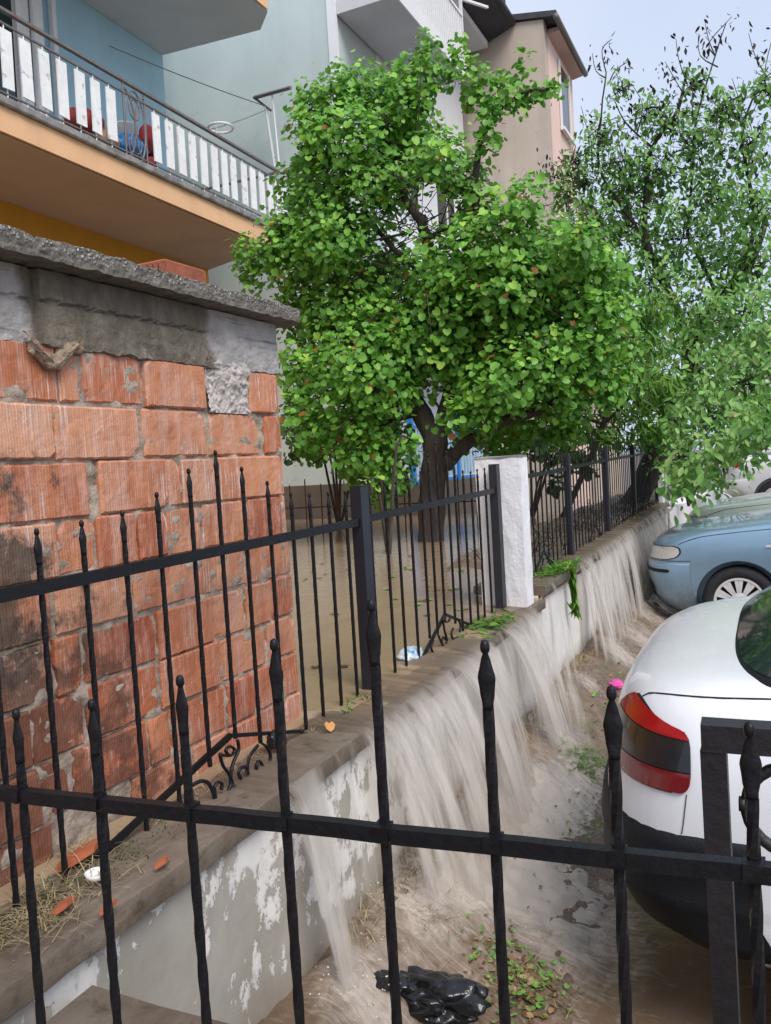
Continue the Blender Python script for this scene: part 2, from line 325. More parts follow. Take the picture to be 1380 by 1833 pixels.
REDL = paint('red_lamp_lens', (.36, .006, .010), .16); REDL2 = paint('dark_red_lamp_lens', (.17, .006, .010), .18); SMOKE = paint('smoked_lamp_lens', (.008, .009, .011), .35)
LENS = paint('clear_lamp_lens', (.62, .60, .56), .12, .3)

# ================================================================== SETTING
# ---- terrain of the lane: mud bank at the wall foot, flooded towards the cars
def wallx(y): return -1.135 - .0135*max(0, y-2.0)
def ground_z(x, y):
    d = x - wallx(y)
    z = .30*math.exp(-max(d, 0)**2/.085) - .045 + .05*math.exp(-((d-.45)/.25)**2)*(1 if y > 2.2 else .7)
    z += .035*fbm(x*2.3, y*2.3, 3.1) + .010*fbm(x*14, y*14, 5, 3)
    if x > -.5: z -= min(.10, (x+.5)*.12)
    return z
SPL = [(-1.00, 1.85, .16, 1.0), (-1.06, 2.30, .20, .9), (-1.02, 2.6, .24, 1.0), (-.98, 2.9, .26, 1.0), (-.95, 3.2, .28, 1.0), (-.72, 2.75, .22, .55), (-.9, 3.5, .22, .8), (-.98, 4.05, .2, 1.0), (-.80, 3.8, .2, .8), (-1.05, 5.0, .12, .9), (-1.0, 5.9, .22, 1.0), (-.95, 6.6, .3, .9), (-1.05, 7.5, .45, .9), (-1.1, 9, .6, .9), (-.62, 2.5, .22, .4), (-.45, 2.05, .25, .22), (-.74, 3.0, .30, .42), (-.58, 2.65, .28, .36), (-.80, 2.1, .22, .30)]
def foam(x, y): return .86*sum(a*math.exp(-((x-sx)**2+((y-sy)*.8)**2)/(2*(r*.60)**2)) for sx, sy, r, a in SPL)
def water_z(x, y):
    f = min(1.2, foam(x, y)); g = ground_z(x, y)
    mudmask = 1.15*math.exp(-(((x+.60)/.17)**2+((y-3.4)/.6)**2)) + 1.1*math.exp(-(((x+.66)/.12)**2+((y-2.27)/.18)**2)) + .8*math.exp(-(((x+.80)/.16)**2+((y-4.75)/.45)**2)) + 1.0*math.exp(-(((x+1.12)/.10)**2+((y-2.28)/.16)**2))
    wet = .016*min(1, f*3.2) - .022*mudmask + .012*fbm(x*1.6, y*1.6, 9) - .006
    z = max(0.0, g + wet)
    return z + f*.022*abs(fbm(x*11, y*11, 1.7, 4)) + .0022*fbm(x*16, y*9, 4, 2)
def sheet(name, m, fz, xs, ys, colf=None):
    V = np.array([(x, y, fz(x, y)) for y in ys for x in xs]); nx = len(xs)
    Fc = np.array([(j*nx+i, j*nx+i+1, (j+1)*nx+i+1, (j+1)*nx+i) for j in range(len(ys)-1) for i in range(nx-1)])
    c = np.array([colf(x, y) for y in ys for x in xs]) if colf else None
    return raw(name, V, Fc, m, c, smooth=True)
XS = list(np.linspace(-1.30, .25, 110)) + [.4, .7, 1.2, 2, 3.5, 6, 10, 18, 40, 120]; YS = [.3, .7] + list(np.linspace(1.0, 4.6, 220)) + list(np.linspace(4.63, 8, 90)) + [8.2, 8.6, 9, 9.6, 10.4, 11.5, 13, 15, 18, 24, 35, 60, 160, 400]
tag(sheet('ground', MUD, ground_z, XS, YS), kind='structure')
w = sheet('flood_water', FLOOD, water_z, XS, YS, foam); tag(w, kind='structure')
mb = MB(); mb.box(-150, 150, -150, 500, -1.2, -.35); tag(mb.build('terrain', MUD), kind='structure')
# ---- flooded yard behind the wall
mb = MB(); mb.grid([[(x if x < -1.5 else (x-.18 if y < 2.3 else x), y, .806 if x < -1.2 else .794) for y in (-3, 0, 2, 2.28, 2.36, 3, 4, 5, 6, 8, 11.5)] for x in (-9, -6, -3, -2, -1.30, -1.18)])
tag(mb.build('yard_water', YARDW), kind='structure')
mb = MB()
P = [[(x, y, .70 + .16*min(1, max(0, (y-4.9)/1.2)) + .03*fbm(x*2, y*2, 7) + (.05*min(1, max(0, (y-7)/3)))) for y in np.linspace(5.0, 13.5, 60)] for x in np.linspace(-2.2, -1.40, 22)]
mb.grid(P); tag(mb.build('mud_bank', MUD, smooth=True), kind='structure')

# ---- retaining wall (painted face, coping) in two runs
def wall_run(y0, y1, zc, label, extra=0):
    t = thing('retaining_wall', label, 'wall', (wallx(y0)-.1, y0, 0))
    mb = MB(); n = max(8, int((y1-y0)/.05)); rows = []
    for k in range(15):
        z = -.1 + (zc-.055+.1)*k/14
        rows.append([(wallx(y0+(y1-y0)*i/n) - .03 + .006*fbm((y0+(y1-y0)*i/n)*3, z*3, 2) + (.03 if z < .2 else 0)*0, y0+(y1-y0)*i/n, z) for i in range(n+1)])
    mb.grid(rows)
    # back and ends
    mb.add([(wallx(y0)-.04, y0, -.1), (wallx(y0)-.04, y0, zc-.055), (wallx(y0)-.40, y0, zc-.055), (wallx(y0)-.40, y0, -.1)], [(0, 1, 2, 3)])
    mb.add([(wallx(y1)-.04, y1, -.1), (wallx(y1)-.04, y1, zc-.055), (wallx(y1)-.40, y1, zc-.055), (wallx(y1)-.40, y1, -.1)], [(0, 1, 2, 3)])
    part(mb, 'wall_face', PEEL, t, True)
    mb = MB(); rows = []
    prof = [(-.42, -.053), (-.42, -.004), (-.2, 0), (-.006, 0), (-.0015, -.002), (0, -.007), (0, -.050), (-.002, -.053), (-.06, -.055)]
    for dx, dz in prof:
        rows.append([(wallx(y) + dx + .0035*fbm(y*9, dx*9+dz*30, 1), y, zc+dz+.002*fbm(y*12, dx*12, 8)) for y in np.linspace(y0, y1, n*2)])
    mb.grid(rows)
    for y in (y0, y1): mb.add([(wallx(y)+dx, y, zc+dz) for dx, dz in prof], [tuple(range(len(prof)))])
    o = part(mb, 'coping', COPE, t, True); o.data.set_sharp_from_angle(angle=math.radians(34)); return t
wall_run(.55, 4.56, .795, 'nearer run of peeling whitewashed retaining wall with dark wet coping below the brick pier')
wall_run(4.565, 11.75, .865, 'farther run of white retaining wall with raised coping streaming with water')
t = thing('garden_wall', 'plain white low wall curving on past the farther white post', 'wall', (-1.3, 11.8, 0))
mb = MB(); rows = []
for k in range(8):
    z = -.1+.85*k/7; rows.append([(-1.28+.020*(y-11.8)**1.5+.01*fbm(y, z), y, z*(1-.01*(y-11.8))) for y in np.linspace(11.8, 24, 30)])
rows.append([(p[0]-.3, p[1], p[2]) for p in rows[-1]]); rows.append([(p[0], p[1], -.1) for p in rows[-1]])
mb.grid(rows); part(mb, 'wall_face', WHITEW, t)

# ---- white posts on the wall
def post(x0, x1, y0, y1, z0, z1, label):
    t = thing('masonry_post', label, 'post', ((x0+x1)/2, (y0+y1)/2, z0), 'white masonry posts on the retaining wall')
    bm = bmesh.new(); bmesh.ops.create_cube(bm, size=1); bmesh.ops.scale(bm, vec=(x1-x0, y1-y0, z1-z0), verts=bm.verts)
    bmesh.ops.subdivide_edges(bm, edges=bm.edges, cuts=14, use_grid_fill=True)
    bmesh.ops.bevel(bm, geom=[e for e in bm.edges if e.is_boundary], offset=.004, segments=1)
    for v in bm.verts:
        p = v.co; d = .005*fbm(p.x*14+3, p.y*14, p.z*9); v.co += Vector((p.x, p.y, 0)).normalized()*d if (p.x or p.y) else Vector()
        v.co.z += .006*fbm(p.x*20, p.y*20, 2) if p.z > 0 else 0
        v.co += Vector(((x0+x1)/2, (y0+y1)/2, (z0+z1)/2))
    me = bpy.data.meshes.new('shaft'); bm.to_mesh(me); bm.free(); me.materials.append(WHITEW)
    o = bpy.data.objects.new('shaft', me); COL.objects.link(o); o.parent = t; o.matrix_parent_inverse = t.matrix_basis.inverted()
    mb = MB(); mb.box(x0-.004, x1+.003, y0-.003, y1+.003, z1+.001, z1+.010, j=.003); part(mb, 'top_cap', GCON, t)
post(-1.435, -1.19, 4.255, 4.395, .80, 1.59, 'tall flaking white masonry post between the nearer and farther iron fence panels')
post(-1.62, -1.36, 11.82, 12.1, .80, 1.68, 'small far white masonry post where the iron fence ends among walnut leaves')

# ================================================================== FENCES
def finial_prof(z0, s=1.0):
    return [(.0060, z0), (.0062, z0+.006), (.0078, z0+.014), (.0086, z0+.023), (.0098, z0+.032), (.0092, z0+.036), (.0070, z0+.044), (.0052, z0+.052), (.0030, z0+.0575), (.0032, z0+.0590), (.0047, z0+.0605), (.0053, z0+.0640), (.0049, z0+.0680), (.0036, z0+.0712), (.0006, z0+.0728)]
def bar(root, x, y, z0, ztop, axis='Y', r=.0062, thick=.0078, n=6, m=None, lx=0, ly=0, fine=True):
    """twisted square bar with a flattened spear finial and ball; lx,ly: lean at the top"""
    m = m or IRON; zf = ztop-.0728; h = zf-z0; mb = MB()
    k = max(2, int(h/.011)) if fine else 2; pts = []; rs = []
    for i in range(k+1):
        f = i/k; pts.append((x+lx*f, y+ly*f, z0+h*f)); rs.append(r*(1.0+ (.035*math.sin(i*1.3) if fine else 0)))
    mb.tube(pts, rs, 6 if fine else 4, tw=.22 if fine else 0); b = part(mb, 'bar', m, root)
    mb = MB(); sx, sy = (.62, 1) if axis == 'Y' else (1, .42)
    prof = finial_prof(zf-.0005, r/.0078); vs = []
    nn = 10 if fine else 6
    for (rr, z) in prof:
        ball = z > zf+.057 or z < zf+.006
        fx, fy = (1, 1) if ball else (sx, sy)
        for q in range(nn):
            a = 2*PI*q/nn; vs.append((x+lx+rr*fx*math.cos(a), y+ly+rr*fy*math.sin(a), z))
    fs = [(i*nn+q, i*nn+(q+1) % nn, (i+1)*nn+(q+1) % nn, (i+1)*nn+q) for i in range(len(prof)-1) for q in range(nn)]+[tuple(range(nn))[::-1]]
    mb.add(vs, fs); f = mb.build('finial', m, None, True); f.parent = b
    return b
def sq(mb, a, b, w, h):
    """rectangular tube from a to b, w across, h vertical"""
    a = Vector(a); b = Vector(b); t = (b-a).normalized(); u = t.cross(Vector((0, 0, 1)))
    if u.length < .01: u = Vector((1, 0, 0))
    u.normalize(); v = u.cross(t); q = []
    n = max(1, int((b-a).length/.05))
    for i in range(n+1):
        p = a.lerp(b, i/n)+Vector((0, 0, random.uniform(-.0006, .0006)))
        for k in ((-1, -1), (1, -1), (1, 1), (-1, 1)): q.append(p+u*k[0]*w/2+v*k[1]*h/2)
    fs = [(i*4+k, i*4+(k+1) % 4, (i+1)*4+(k+1) % 4, (i+1)*4+k) for i in range(n) for k in range(4)]+[(0, 1, 2, 3), tuple(n*4+k for k in range(4))]
    mb.add(q, fs)
def scroll(cx, cz, r, turns, a0, d=1, k=22):
    return [(cx+math.cos(a0+d*turns*2*PI*i/k)*r*(1-.78*i/k), cz+math.sin(a0+d*turns*2*PI*i/k)*r*(1-.78*i/k)) for i in range(k+1)]
FX = -1.316
def fx(y): return FX - .0135*max(0, y-4.6)
def v_ornament(root, ya, yp, yb, za, zp, zb, strokes=None, X=None):
    mb = MB(); sq(mb, (fx(ya), ya, za), (fx(yp), yp, zp), .008, .017); sq(mb, (fx(yp), yp, zp), (fx(yb), yb, zb), .012, .010)
    part(mb, 'gable_bar', IRON, root)
    if strokes:
        for st in strokes:
            P_ = [Vector(onX(a, b, X)) for a, b in st]; Q = []
            for i in range(len(P_)-1):
                p0, p1, p2, p3 = P_[max(i-1, 0)], P_[i], P_[i+1], P_[min(i+2, len(P_)-1)]
                for k in range(5): t_ = k/5; Q.append(.5*((2*p1)+(p2-p0)*t_+(2*p0-5*p1+4*p2-p3)*t_*t_+(3*p1-p0-3*p2+p3)*t_**3))
            Q.append(P_[-1]); mb = MB(); mb.tube(Q, .0052, 6, flat=(1, .7)); part(mb, 'scroll', IRON, root, True)
        return
    x = fx(yp); hw = (yb-ya)
    for s_, cy in ((1, yp-.10*hw), (-1, yp+.16*hw)):
        r = .030
        low = scroll(cy-s_*.02, zb+.01 if s_ < 0 else zb+.012, r, 1.1, PI/2, s_)
        top = scroll(cy+s_*.02, zp-.05, r*.8, 1.0, -PI/2, -s_)
        pts = [(x+.004, a, b) for a, b in top[::-1]]+[(x+.004, (top[0][0]+low[0][0])/2+.004*s_, (top[0][1]+low[0][1])/2)]+[(x+.004, a, b) for a, b in low]
        mb = MB(); mb.tube(pts, .0045, 5); part(mb, 'scroll', IRON, root, True)
    for s_ in (-1, 1):
        l2 = scroll(yp+s_*.33*hw, zb+.012, .022, 1.2, PI*.5, -s_); mb = MB(); mb.tube([(x+.004, a, b) for a, b in l2], .004, 5); part(mb, 'scroll', IRON, root, True)

A_B = [(.60, 1.505, 0), (.72, 1.515, 0), (.84, 1.54, 0), (.96, 1.53, 0), (1.083, 1.508, 0), (1.203, 1.508, .70), (1.322, 1.514, .72), (1.445, 1.526, .775), (1.564, 1.56, .80), (1.689, 1.612, .855), (1.805, 1.656, .89), (1.919, 1.61, .84), (2.042, 1.566, .79), (2.167, 1.527, .77), (2.277, 1.518, .795), (2.4, 1.515, .795), (2.518, 1.514, .795)]
ta = thing('iron_fence', 'wall-top iron fence passing in front of the brick pier', 'fence', (FX, .6, .8), 'black iron fence panels along the wall')
for y, zt, zb in A_B: bar(ta, FX, y, zb or .79, zt)
mb = MB(); sq(mb, (FX+.006, .55, 1.388), (FX+.006, 2.60, 1.398), .014, .026); part(mb, 'rail', IRON, ta)
v_ornament(ta, 1.257, 1.781, 2.15, .692+.10, .905, .80, [
    [(410, 1352), (404, 1344), (411, 1336), (420, 1342), (414, 1352), (400, 1352), (394, 1350), (399, 1370), (411, 1388), (413, 1404), (405, 1422)],
    [(425, 1324), (427, 1342), (418, 1364), (413, 1386), (416, 1402), (424, 1410)],
    [(462, 1334), (448, 1352), (443, 1374), (445, 1392), (440, 1402), (434, 1404), (441, 1386), (441, 1374), (432, 1374), (427, 1384), (432, 1394)],
    [(468, 1330), (478, 1338), (484, 1354), (480, 1370), (472, 1372), (464, 1362), (459, 1370), (461, 1380), (468, 1382)],
    [(345, 1405), (360, 1398), (373, 1402), (381, 1418), (386, 1436)], [(386, 1432), (384, 1410), (390, 1400), (397, 1403), (396, 1414)]], -1.272)
def spost(root, y, z0, z1, w=.058):
    mb = MB(); x = fx(y); mb.box(x-.02, x+.022, y-w/2, y+w/2, z0, z1, j=.0006); mb.box(x-.021, x+.023, y-w/2-.001, y+w/2+.001, z1+.0005, z1+.004)
    return part(mb, 'post', POSTM, root)
spost(ta, 2.625, .79, 1.52, .062)
tb = thing('iron_fence', 'wall-top iron fence between the nearest square grey post and the tall white masonry post', 'fence', (FX, 2.7, .8), 'black iron fence panels along the wall')
B_B = [(2.70, 1.545), (2.837, 1.531), (2.944, 1.528), (3.071, 1.537), (3.198, 1.559), (3.290, 1.627), (3.385, 1.679), (3.510, 1.637), (3.604, 1.588), (3.72, 1.545), (3.83, 1.537), (3.93, 1.545), (4.048, 1.547)]
for y, zt in B_B: bar(tb, FX, y, .93 if abs(y-3.385) < .01 else (.86 if abs(y-3.3) < .12 or abs(y-3.5) < .05 else .795), zt)
mb = MB(); sq(mb, (FX+.006, 2.655, 1.404), (FX+.006, 4.19, 1.424), .014, .026); part(mb, 'rail', IRON, tb)
v_ornament(tb, 3.11, 3.385, 3.72, .80, .925, .81, [
    [(806, 1104), (803, 1112), (797, 1113), (797, 1104), (793, 1110), (796, 1130), (800, 1146), (797, 1158)], [(819, 1108), (824, 1118), (823, 1132)],
    [(784, 1136), (790, 1150), (794, 1156)], [(776, 1146), (772, 1158), (775, 1168), (782, 1174)], [(811, 1124), (808, 1136), (812, 1144), (819, 1140)], [(790, 1150), (794, 1140), (798, 1146)]], -1.297); spost(tb, 4.205, .795, 1.557, .06)
FARP = [(4.53, 5.96, 1.47, 1.485, 'iron fence panel directly beyond the tall white masonry post'), (6.03, 7.62, 1.49, 1.515, 'iron fence panel with twiggy debris behind it, third from the tall white post inclusive of gap'), (7.70, 9.40, 1.515, 1.53, 'distant iron fence panel second from the far small white post'), (9.47, 11.6, 1.53, 1.55, 'farthest iron fence panel ending at the small far white post')]
FARP[1] = (*FARP[1][:4], 'second iron fence panel beyond the tall white masonry post')
for i, (ya, yb, r0, r1, lb) in enumerate(FARP):
    tt = thing('iron_fence', lb, 'fence', (fx(ya), ya, .86), 'black iron fence panels along the wall')
    n = int((yb-ya)/.118); ap = {0: .45, 1: .62, 2: .4, 3: .5}[i]
    for k in range(n):
        y = ya+.05+k*(yb-ya-.07)/(n-1); f = (y-ya)/(yb-ya); pk = math.exp(-((f-ap)/.11)**2)
        bar(tt, fx(y), y, .865+.11*max(0, 1-abs(f-ap)/.17), r0+(r1-r0)*f+.125+.13*pk, fine=False)
    mb = MB(); sq(mb, (fx(ya)+.006, ya, r0), (fx(yb)+.006, yb, r1), .014, .026); part(mb, 'rail', IRON, tt)
    v_ornament(tt, ya+(yb-ya)*(ap-.2), ya+(yb-ya)*ap, ya+(yb-ya)*(ap+.2), .87, .985, .87)
    spost(tt, yb+.035, .865, r1+.11, .06)

# ---- foreground fence on its own low wall
def fgy(x): return .80+.0578*(x+.55)
FGB = [(-1.04, 1.303), (-.92, 1.299), (-.79, 1.318), (-.651, 1.354), (-.522, 1.401), (-.399, 1.447), (-.275, 1.405), (-.150, 1.362), (-.027, 1.333), (.10, 1.32), (.225, 1.325)]
tf = thing('iron_fence', 'close foreground fence of black twisted bars with ball and spear tips', 'fence', (-.4, fgy(-.4), .70))
for x, zt in FGB:
    ln = {-.92: .004, -.651: -.003}.get(x, 0)
    bar(tf, x, fgy(x), .70, zt, 'X', r=.0062, lx=ln)
mb = MB(); sq(mb, (-1.3, fgy(-1.3)-.004, 1.180), (.4, fgy(.4)-.004, 1.195), .014, .0175)
for x, zt in FGB: mb.box(x-.0085, x+.0085, fgy(x)-.0135, fgy(x)+.006, 1.180+(x+1.3)*.0088-.0065, 1.180+(x+1.3)*.0088+.0105, j=.0015)
part(mb, 'rail', IRON, tf)
# low wall carrying it
t = thing('low_wall', 'low wall with smooth dark wet cap slab under the foreground fence', 'wall', (-.5, .85, 0))
mb = MB(); mb.prism([(-1.125, .62, .700), (.5, .62, .700), (.5, 1.09, .700), (-.97, 1.062, .700), (-1.125, 1.068, .700)], (0, 0, -.045)); part(mb, 'cap', COPE, t)
mb = MB(); mb.prism([(-1.125, .66, .652), (.5, .66, .652), (.5, 1.04, .652), (-1.125, 1.03, .652)], (0, 0, -.9)); part(mb, 'wall_face', PEEL, t)

# ---- gate beyond the foreground fence
tg = thing('iron_gate', 'dark rust-chipped square-tube gate with ring scrollwork at right edge', 'gate', (-.08, 1.12, 0))
GRUST = simple('chipped_dark_gate_paint', (.014, .012, .014), .5, .35, 8, .4, 60, spots=((.16, .05, .03), 16, .66))
gy = 1.12
mb = MB(); sq(mb, (-.069, gy, .05), (-.079, gy, 1.205), .031, .031)
part(mb, 'stile', GRUST, tg)
mb = MB(); sq(mb, (-.093, gy, 1.2225), (.75, gy+.02, 1.2225), .036, .034); part(mb, 'top_rail', GRUST, tg)
mb = MB(); sq(mb, (-.048, gy, .30), (.75, gy+.02, .30), .03, .03); part(mb, 'bottom_rail', GRUST, tg)
for k in range(3):
    cx = .012+.14*k; mb = MB(); mb.tube([(cx+.056*math.cos(a), gy+.004, 1.132+.056*math.sin(a)) for a in np.linspace(0, 2*PI, 28)[:-1]], .0075, 6, closed=True)
    mb.box(cx-.064, cx-.054, gy-.005, gy+.010, 1.128, 1.142); part(mb, 'ring', GRUST, tg, True)
mb = MB(); sq(mb, (-.05, gy, 1.066), (.75, gy+.02, 1.066), .014, .014)
#part(mb, 'middle_rail', GRUST, tg)

# ================================================================== BRICK PIER
tp = thing('brick_pier', 'rough hollow-brick pier with concrete band behind the nearest fence bars', 'brick pier', (-1.7, 1.4, .8))
BX, Y0, Y1 = -1.41, .45, 2.30
mb = MB(); rows = []
for z in np.linspace(.72, 1.91, 90): rows.append([(BX-.009+.0135*fbm(y*17, z*30, 4, 6), y, z) for y in np.linspace(Y0, Y1-.012, 130)])
mb.grid(rows); mb.box(BX-.62, BX-.03, Y0, Y1-.015, .72, 1.90); part(mb, 'mortar', MORTAR, tp, True)
def yx(px, z):  # pixel column -> Y on the brick face at height z
    lo, hi = .3, 2.6
    for _ in range(40):
        m_ = (lo+hi)/2; d = np.array([BX, m_, z])-CAMP; x = 690+F_PX*(d@RT)/(d@FW)
        if x < px: lo = m_
        else: hi = m_
    return lo
ZB = [1.894, 1.767, 1.640, 1.512, 1.386, 1.259, 1.131, 1.004, .877, .755]
ROWS = [[(-60, 104), (107, 143), (150, 255), (262, 367), (447, 495)], [(-60, 95), (100, 248), (259, 370), (376, 464), (476, 499)], [(-40, 160), (180, 300), (304, 324), (328, 388), (391, 503)], [(-60, 106), (109, 172), (176, 246), (251, 300), (303, 362), (366, 440), (447, 505)]]
mb = MB()
def brick(y0, y1, z0, z1, c, dx=0):
    # bevelled, slightly irregular block with a finely split front
    n = 14; ch = [(random.choice((y0, y1)), random.choice((z0, z1)), random.uniform(.012, .032)) for _ in range(random.choice((0, 1, 1, 2)))]; e = .0045; xf = BX+dx; j = lambda a=.0018: random.uniform(-a, a)
    tilt = j(.002); yl = [y0, y0+e]+[y0+e+(y1-y0-2*e)*k/n for k in range(1, n)]+[y1-e, y1]; zl = [z0, z0+e]+[z0+e+(z1-z0-2*e)*k/9 for k in range(1, 9)]+[z1-e, z1]
    rows = [[(BX-.03, y+j(), z+j()) for z in (zl)] for y in (y0,)]
    for a, y in enumerate(yl):
        edge_y = a in (0, len(yl)-1)
        rows.append([(xf - (.006 if (edge_y or b in (0, len(zl)-1)) else 0) + tilt*(a-8)/8 + j(.0004) - max([0]+[.011*min(1, max(0, 1.25-math.hypot(y-cy_, z-cz_)/(cr_*(1+.5*fbm(y*90, z*90, 3)))))*(1) for cy_, cz_, cr_ in ch]) + .002*fbm(y*20, z*20, 3), y+j(.0012), z+j(.0012)) for b, z in enumerate(zl)])
    rows.append([(BX-.03, y1+j(), z+j()) for z in zl])
    mb.grid(rows, c)
    m_ = len(zl)
    top = [r[-1] for r in rows]; bot = [r[0] for r in rows]
    mb.add(top, [tuple(range(len(top)))], c); mb.add(bot, [tuple(range(len(bot)))[::-1]], c)
for k in range(9):
    z1, z0 = ZB[k], ZB[k+1]; zc = (z0+z1)/2
    if k < 4: spans = [(max(Y0, yx(a, zc)), yx(b, zc)) for a, b in ROWS[k]]
    else:
        y = Y1; spans = []
        off = (.235, .115, .16, .235, .09)[k-4]
        wd = off
        while y > Y0+.05:
            spans.append((max(Y0, y-wd), y)); y -= wd+random.uniform(.008, .016); wd = random.choice([.235, .235, .225, .14, .24, .07 if k > 4 else .2])
    for a, b in spans:
        if k == 8 and 1.33 < b < 1.58: continue
        c = random.random()*.95
        brick(a, b, z0+random.uniform(.003, .008), z1-random.uniform(.0, .004), c, random.uniform(-.006, .004))
for k in range(9):   # end face towards the flooded yard
    for q in range(3): mb.box(BX-.60+.2*q, BX-.60+.2*q+.19, Y1-.10, Y1+random.uniform(-.003, .003), ZB[k+1]+.008, ZB[k]-.002, c=random.random(), j=.002)
part(mb, 'brickwork', BRICK, tp)
# concrete band
mb = MB(); rows = []
ys = np.linspace(Y0, 2.296, 190); zs = np.linspace(0, 1, 30)
for f in zs:
    row = []
    for y in ys:
        zlo = 1.885 + .010*fbm(y*22, 1, 1) + (.006 if y > 2 else 0); z = zlo+(2.052-zlo)*f
        x = BX+.004+.004*fbm(y*9, z*9, 2)+.003*fbm(y*40, z*40, 2) - (.014 if f < .02 else 0)
        if y < 1.332: x -= .010
        elif y < 1.345: x -= .022
        if 1.93 < y: x -= .003
        if abs(z-1.985) < .0035 and y < 1.95: x -= .008
        row.append((x, y, z))
    rows.append(row)
mb.grid(rows); mb.box(BX-.6, BX-.012, Y0, 2.29, 1.89, 2.05); part(mb, 'concrete_band', BAND, tp, False)
# rough mortar patch and the broken lump
mb = MB(); ya, yb = yx(370, 1.83), yx(445, 1.83); rows = []
for z in np.linspace(1.765, 1.915, 44): rows.append([(BX-.004+.015*abs(fbm(y*38, z*38, 6, 5))+.010*fbm(y*12, z*12, 2), y+.006*fbm(z*30, y*20, 3), z) for y in np.linspace(ya, yb, 60)])
mb.grid(rows); part(mb, 'mortar_patch', simple('pale_rubble_mortar', (.50, .455, .425), .95, .3, 25, 1, 70), tp, True)
mb = MB(); yc = yx(92, 1.88); rows = []
for i in range(40):
    f = i/39; y = yc-.075+.15*f; zc = 1.872+.030*math.cos((f-.45)*2*PI)*-.7
    rows.append([(BX+.006+.014*math.cos(a)+.008*fbm(y*45, a*2, 1), y, zc+(.015+.012*fbm(y*30, a, 7))*math.sin(a)) for a in np.linspace(-PI/2-.2, PI/2+.2, 16)])
mb.grid(rows); part(mb, 'broken_edge', simple('splintered_brown_crust', (.30, .22, .16), .95, .5, 60, 1, 90), tp, True)
# slab on top
bm = bmesh.new(); bmesh.ops.create_cube(bm, size=1); x0, x1, y0, y1, z0, z1 = -2.1, -1.345, .35, 2.375, 2.056, 2.098
nx, ny, nz_ = 40, 220, 7
mb = MB()
def slabp(u, v): return None
rows = []
loop = [(x0, z0), (x1-.01, z0)]+[(x1, z0+(z1-z0)*k/6) for k in range(7)]+[(x1-.012, z1+.004)]+[(x1-.02-.6*k/14, z1+.004) for k in range(1, 15)]+[(x0, z1)]
for y in np.linspace(y0, y1, 420):
    e = min(1, max(0, (y1-y)/.05)); e = math.sqrt(1-(1-e)**2) if y > y1-.05 else 1
    r = []
    for (x, z) in loop:
        if x > x1-.011: x = x - (1-e)*.05
        zz = z + (.0045*abs(fbm(x*90, y*90, 2, 3)) + .005*fbm(x*15, y*15, 5, 3) if z > z1-.015 else .004*fbm(x*30, y*30, 7, 3))
        xx = x + (.003*fbm(z*90, y*70, 4, 4)+.004*fbm(z*20, y*14, 6) if x > x1-.06 else 0)
        r.append((xx, y+(0 if y < y1-.01 else .004*fbm(x*40, z*50)), zz))
    rows.append(r)
mb.grid(rows); mb.add(rows[-1], [tuple(range(len(rows[-1])))]); part(mb, 'top_slab', PEBBLE, tp, False)
bm.free()
tb_ = thing('loose_brick', 'single red brick block lying on top of the pebbly concrete slab', 'brick', (-1.7, 2.04, 2.10))
mb = MB(); BX_ = BX; 
def blk(x0, x1, y0, y1, z0, z1):
    e = .006; lv = [(z0, e), (z0+e, 0), (z1-e, 0), (z1, e)]; vs = []
    for z, i in lv: vs += [(x0+i, y0+i, z), (x1-i, y0+i, z), (x1-i, y1-i, z), (x0+i, y1-i, z)]
    fs = [(a*4+k, a*4+(k+1) % 4, a*4+4+(k+1) % 4, a*4+4+k) for a in range(3) for k in range(4)]+[(0, 1, 2, 3), (12, 13, 14, 15)]
    mb.add([(p[0]+random.uniform(-.002, .002), p[1]+random.uniform(-.002, .002), p[2]) for p in vs], fs, .12)
blk(-1.94, -1.60, 2.02, 2.21, 2.085, 2.236); part(mb, 'block', simple('dark_red_brick', (.30, .09, .05), .85, .35, 14, .6, 60), tb_)
mb = MB(); 
for k in range(16): a = -1.93+.02*k; mb.box(a, a+.004, 2.018, 2.0195, 2.10, 2.225)
part(mb, 'groove', simple('dark_groove', (.13, .035, .02), .9, .2), tb_)

# ================================================================== HOUSES
def bx(m, root, name, x0, x1, y0, y1, z0, z1): mb = MB(); mb.box(x0, x1, y0, y1, z0, z1); return part(mb, name, m, root)
h = thing('apartment_house', 'blue and orange house with a long balcony at upper left', 'house', (-10, 6, .8))
bx(ORANGE, h, 'ground_floor_wall', -16, -8.52, -6, 11.85, .3, 5.06); bx(BLUE, h, 'upper_wall', -16, -8.55, -6, 11.02, 5.34, 11.2)
# upper balcony soffit slab
mb = MB(); mb.prism([(-8.54, -6, 8.27), (-6.70, -6, 8.27), (-6.48, 10.5, 8.27), (-6.46, 10.82, 8.27), (-6.82, 11.18, 8.27), (-8.54, 11.03, 8.27)], (0, 0, .22)); part(mb, 'upper_balcony_slab', GSOF, h)
mb = MB(); mb.prism([(-6.50, 8, 8.272), (-6.47, 8, 8.272), (-6.43, 10.78, 8.272), (-6.46, 10.78, 8.272)], (0, 0, .20)); part(mb, 'upper_fascia', PEACH, h)
